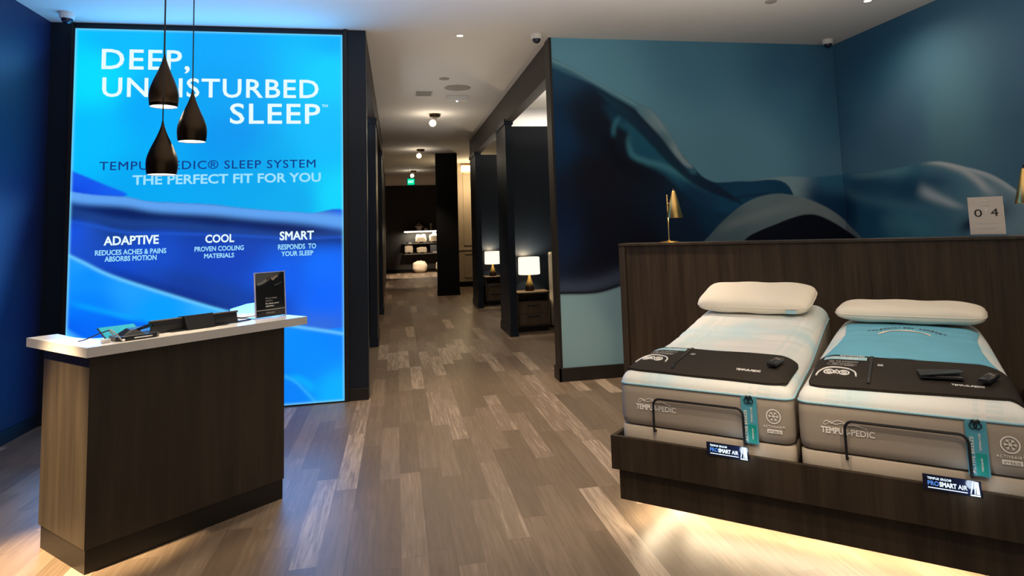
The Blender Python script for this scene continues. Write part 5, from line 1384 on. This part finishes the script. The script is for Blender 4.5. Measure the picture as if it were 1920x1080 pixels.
# ---------------------------------------------------------------- alcove furniture
MT['walnut'] = wood('walnut_veneer', (0.07, 0.045, 0.027), (0.17, 0.115, 0.072), 0.45, 0.4)
def make_nightstand(x, y, w, label):
    r = thing('nightstand', label, 'nightstand', (x, y, 0), 0, 'nightstands in the corridor alcoves')
    d = 0.42
    m = MB().box(0, 0.022, 0, d, 0.09, 0.60).box(w - 0.022, w, 0, d, 0.09, 0.60).box(0.022, w - 0.022, d - 0.015, d, 0.09, 0.60)
    m.box(0.022, w - 0.022, 0.01, d - 0.015, 0.09, 0.11).box(0.022, w - 0.022, 0.01, d - 0.015, 0.455, 0.475)
    m.obj('carcass', 'walnut', r, smooth=False)
    MB().box(-0.008, w + 0.008, -0.012, d, 0.60, 0.625, 0.002).obj('top', 'walnut', r, smooth=False)
    MB().box(0.015, w - 0.015, 0.05, d - 0.03, 0.0, 0.09).obj('plinth', 'toe', r, smooth=False)
    for z0, z1 in ((0.285, 0.450), (0.115, 0.280)):
        dr = MB().box(0.026, w - 0.026, -0.004, 0.018, z0, z1, 0.002).obj('drawer', 'walnut', r, smooth=False)
        h = MB().box(w / 2 - 0.10, w / 2 + 0.10, -0.018, -0.004, z1 - 0.045, z1 - 0.030, 0.003).obj('handle', 'blackplastic', dr, smooth=False)
    return r
def make_table_lamp(x, y, z, label, s=1.0, e=32):
    r = thing('table_lamp', label, 'table lamp', (x, y, z), 0, 'lit table lamps on the nightstands')
    MB().lathe([(0.001, 0), (0.072, 0), (0.078, 0.02), (0.074, 0.06), (0.056, 0.12), (0.034, 0.18), (0.020, 0.24), (0.015, 0.265), (0.001, 0.265)], n=32, cap=False).obj('base', 'lampbase', r)
    MB().lathe([(0.008, 0.262), (0.008, 0.34), (0.001, 0.34)], n=12).obj('stem', 'brass', r)
    MB().lathe([(0.165, 0.265), (0.175, 0.268), (0.178, 0.285), (0.174, 0.53), (0.170, 0.545), (0.160, 0.548), (0.168, 0.53), (0.171, 0.285), (0.165, 0.265)], n=40, cap=False).obj('shade', 'shade', r)
    MB().lathe([(0.001, 0.33), (0.022, 0.345), (0.030, 0.385), (0.018, 0.42), (0.001, 0.43)], n=16, cap=False).obj('bulb', 'lamp_bulb', r)
    point('table_lamp_light', (x, y, z + 0.50), e, (1.0, 0.78, 0.50), 0.05)
    return r
def lampbase():
    m, nt, b = new_mat('ombre_brass')
    tc = nt.nodes.new('ShaderNodeTexCoord'); sx = nt.nodes.new('ShaderNodeSeparateXYZ'); nt.links.new(tc.outputs['Object'], sx.inputs[0])
    n = nt.nodes.new('ShaderNodeTexNoise'); n.inputs['Scale'].default_value = 25; nt.links.new(tc.outputs['Object'], n.inputs['Vector'])
    ma = nt.nodes.new('ShaderNodeMath'); ma.operation = 'MULTIPLY_ADD'; ma.inputs[1].default_value = 0.05; nt.links.new(n.outputs['Fac'], ma.inputs[0]); nt.links.new(sx.outputs['Z'], ma.inputs[2])
    rp = nt.nodes.new('ShaderNodeValToRGB'); rp.color_ramp.elements[0].position = 0.10; rp.color_ramp.elements[0].color = (0.05, 0.03, 0.02, 1)
    rp.color_ramp.elements[1].position = 0.19; rp.color_ramp.elements[1].color = (0.80, 0.50, 0.14, 1)
    nt.links.new(ma.outputs[0], rp.inputs['Fac']); nt.links.new(rp.outputs['Color'], b.inputs['Base Color'])
    b.inputs['Metallic'].default_value = 0.6; b.inputs['Roughness'].default_value = 0.35
    return m
MT['lampbase'] = lampbase()
make_nightstand(1.862, 10.66, 0.535, 'wooden nightstand with open shelf and two drawers in the nearer alcove')
make_table_lamp(2.125, 10.90, 0.626, 'lit table lamp with dark brass base in the nearer alcove')
make_nightstand(1.905, 14.80, 0.40, 'dark nightstand half hidden in the farther alcove')
make_table_lamp(2.10, 15.02, 0.626, 'lit table lamp in the farther alcove beyond the first column')

r = thing('alcove_bed', 'bed with cream upholstered headboard mostly hidden behind the mural wall', 'bed', (2.50, 11.15, 0))
MB().box(0.0, 1.65, -0.13, 0.0, 0.02, 1.24, 0.03).obj('headboard', 'cream', r)
MB().box(0.05, 1.60, -2.15, -0.13, 0.06, 0.32, 0.02).obj('frame', 'blackplastic', r)
MB().box(0.06, 1.59, -2.13, -0.14, 0.325, 0.56, 0.06).obj('mattress', 'cream', r)
m = MB()
for x in (0.12, 1.50):
    for y in (-2.05, -0.22): m.box(x - 0.03, x + 0.03, y - 0.03, y + 0.03, 0.0, 0.06)
m.obj('feet', 'blackplastic', r, smooth=False)

# ---------------------------------------------------------------- rear shelf wall
def make_shelf(z, lit, label):
    r = thing('wall_shelf', label, 'shelf', (0.31, YREAR, z), 0, 'shelves on the rear wall')
    if lit:
        MB().box(0, 2.3, -0.42, 0, -0.05, 0.0, 0.003).obj('board', 'shelf_dark', r, smooth=False)
        MB().box(0, 2.3, -0.435, -0.42, -0.055, 0.002).obj('lit_edge', 'shelf_led', r, smooth=False)
        MB().box(0.02, 2.28, -0.30, -0.26, -0.062, -0.052).obj('under_light', 'led', r, smooth=False)
    else:
        MB().box(-0.10, 2.3, -0.40, 0, -0.025, 0.0, 0.003).obj('board', 'shelf_dark', r, smooth=False)
        MB().box(0.0, 2.3, -0.404, -0.400, -0.022, -0.003).obj('edge_strip', 'fitting', r, smooth=False)
    m = MB()
    for x in (0.12, 0.72, 1.32, 1.92): m.box(x - 0.015, x + 0.015, -0.25, 0, -0.09 if lit else -0.040, -0.05 if lit else -0.025)
    m.obj('brackets', 'shelf_dark', r, smooth=False)
make_shelf(1.76, True, 'top shelf on the rear wall with a glowing white edge')
make_shelf(1.235, False, 'middle dark shelf on the rear wall holding cream bundles')
make_shelf(0.80, False, 'lowest dark shelf on the rear wall above the floor bundle')
area('shelf_glow', (1.45, 29.1, 1.69), 40, 2.2, 0.1, (1.0, 0.86, 0.66), (0, 0.25, -1))

def bundle(label, x, z, w, h, d, kind, y=29.20):
    r = thing('rolled_bedding', label, 'bedding', (x, y, z + 0.001), 0, 'bedding on the rear shelves')
    m = MB(); n1, n2 = 18, 22; vs_ = []; fs_ = []
    for i in range(n1 + 1):
        a = -PI / 2 + PI * i / n1
        for k in range(n2):
            b = 2 * PI * k / n2
            sp = lambda t, p: math.copysign(abs(t) ** p, t)
            e1, e2 = (0.45, 0.5) if kind != 'round' else (0.8, 0.9)
            X = w / 2 * sp(math.cos(a), e1) * sp(math.cos(b), e2); Y = d / 2 * sp(math.cos(a), e1) * sp(math.sin(b), e2); Z = h / 2 + h / 2 * sp(math.sin(a), e1)
            Z += 0.012 * math.sin(25 * X / w + 4 * Y / d); X += 0.010 * math.sin(14 * Z / h)
            vs_.append((X, Y, max(0, Z)))
    for i in range(n1):
        for k in range(n2): fs_.append((i * n2 + k, i * n2 + (k + 1) % n2, (i + 1) * n2 + (k + 1) % n2, (i + 1) * n2 + k))
    m.add(vs_, fs_).obj('bundle', 'towel', r, angle=80)
    if kind in ('pair', 'fold'):
        for s in ((-1, 1) if kind == 'pair' else (0,)):
            m = MB().lathe([(0.001, -0.09), (0.07, -0.085), (0.10, -0.03), (0.10, 0.03), (0.07, 0.085), (0.001, 0.09)], (0, 0, 0), 18, cap=False)
            m.map(lambda a, b, c: (c * 1.0 + s * 0.11, a, b + h * 0.95)).obj('rolled_end', 'towel', r)
    if kind != 'round':
        MB().box(-w * 0.20, w * 0.20, -d / 2 - 0.012, -d / 2 + 0.012, h * 0.05, h * 0.20, 0.004).obj('price_tag', 'blackplastic', r, smooth=False)
    return r
bundle('cream rolled pair of bedding on the middle rear shelf, under the glowing edge', 1.02, 1.235, 0.46, 0.30, 0.30, 'pair')
bundle('cream bundle of bedding beside the pier on the middle rear shelf', 1.58, 1.235, 0.42, 0.36, 0.30, 'fold')
bundle('square cream stack of bedding at the open end of the lowest rear shelf', 0.50, 0.80, 0.36, 0.39, 0.28, 'plain')
bundle('low cream stack of bedding in the middle of the lowest rear shelf', 1.05, 0.80, 0.44, 0.27, 0.28, 'plain')
bundle('large round cream bundle of bedding standing on the rear floor', 0.95, 0.0, 0.62, 0.50, 0.42, 'round', 28.95)
bundle('cream bundle of bedding on the rear floor half hidden by the pier', 1.86, 0.0, 0.50, 0.48, 0.42, 'round', 28.95)
r = thing('storage_box', 'dark grey cylinder box beside the pier on the lowest rear shelf', 'box', (1.60, 29.2, 0.801))
MB().box(-0.20, 0.20, -0.15, 0.15, 0.0, 0.35, 0.02).obj('body', 'greybox', r); MB().box(-0.21, 0.21, -0.16, 0.16, 0.352, 0.385, 0.01).obj('lid', 'shelf_dark', r); MB().box(-0.10, 0.10, -0.165, -0.152, 0.02, 0.06).obj('price_tag', 'white', r, smooth=False)
r = thing('display_tray', 'small black tray with a white tag on the middle rear shelf', 'tray', (0.56, 29.2, 1.236))
MB().box(-0.18, 0.18, -0.14, 0.14, 0.0, 0.05, 0.01).obj('body', 'blackplastic', r); MB().box(-0.07, 0.07, -0.152, -0.141, 0.0, 0.04).obj('price_tag', 'white', r, smooth=False)
r = thing('vase', 'pale beige pointed vase on the glowing top rear shelf', 'vase', (0.95, 29.2, 1.761))
MB().lathe([(0.001, 0.0), (0.07, 0.0), (0.11, 0.07), (0.17, 0.16), (0.185, 0.20), (0.13, 0.25), (0.04, 0.31), (0.02, 0.35), (0.001, 0.35)], n=28, cap=False).obj('body', 'vase', r, angle=40); MB().lathe([(0.022, 0.345), (0.028, 0.36), (0.018, 0.362), (0.012, 0.345)], n=20, cap=False).obj('rim', 'vase', r)

r = thing('jar', 'small squat grey jar on the glowing top rear shelf', 'jar', (1.24, 29.2, 1.761))
MB().lathe([(0.001, 0), (0.06, 0), (0.095, 0.05), (0.085, 0.10), (0.04, 0.125), (0.001, 0.125)], n=24, cap=False).obj('body', 'vase', r); MB().lathe([(0.03, 0.122), (0.035, 0.14), (0.001, 0.15)], n=16, cap=False).obj('lid', 'vase', r)
r = thing('candle_holder', 'tall grey candle holder on the glowing top rear shelf', 'candle holder', (1.45, 29.2, 1.761))
MB().lathe([(0.001, 0), (0.055, 0), (0.05, 0.03), (0.04, 0.06), (0.045, 0.24), (0.06, 0.27), (0.001, 0.27)], n=24, cap=False).obj('body', 'vase', r); MB().lathe([(0.035, 0.268), (0.035, 0.30), (0.001, 0.30)], n=16, cap=False).obj('candle', 'towel', r)
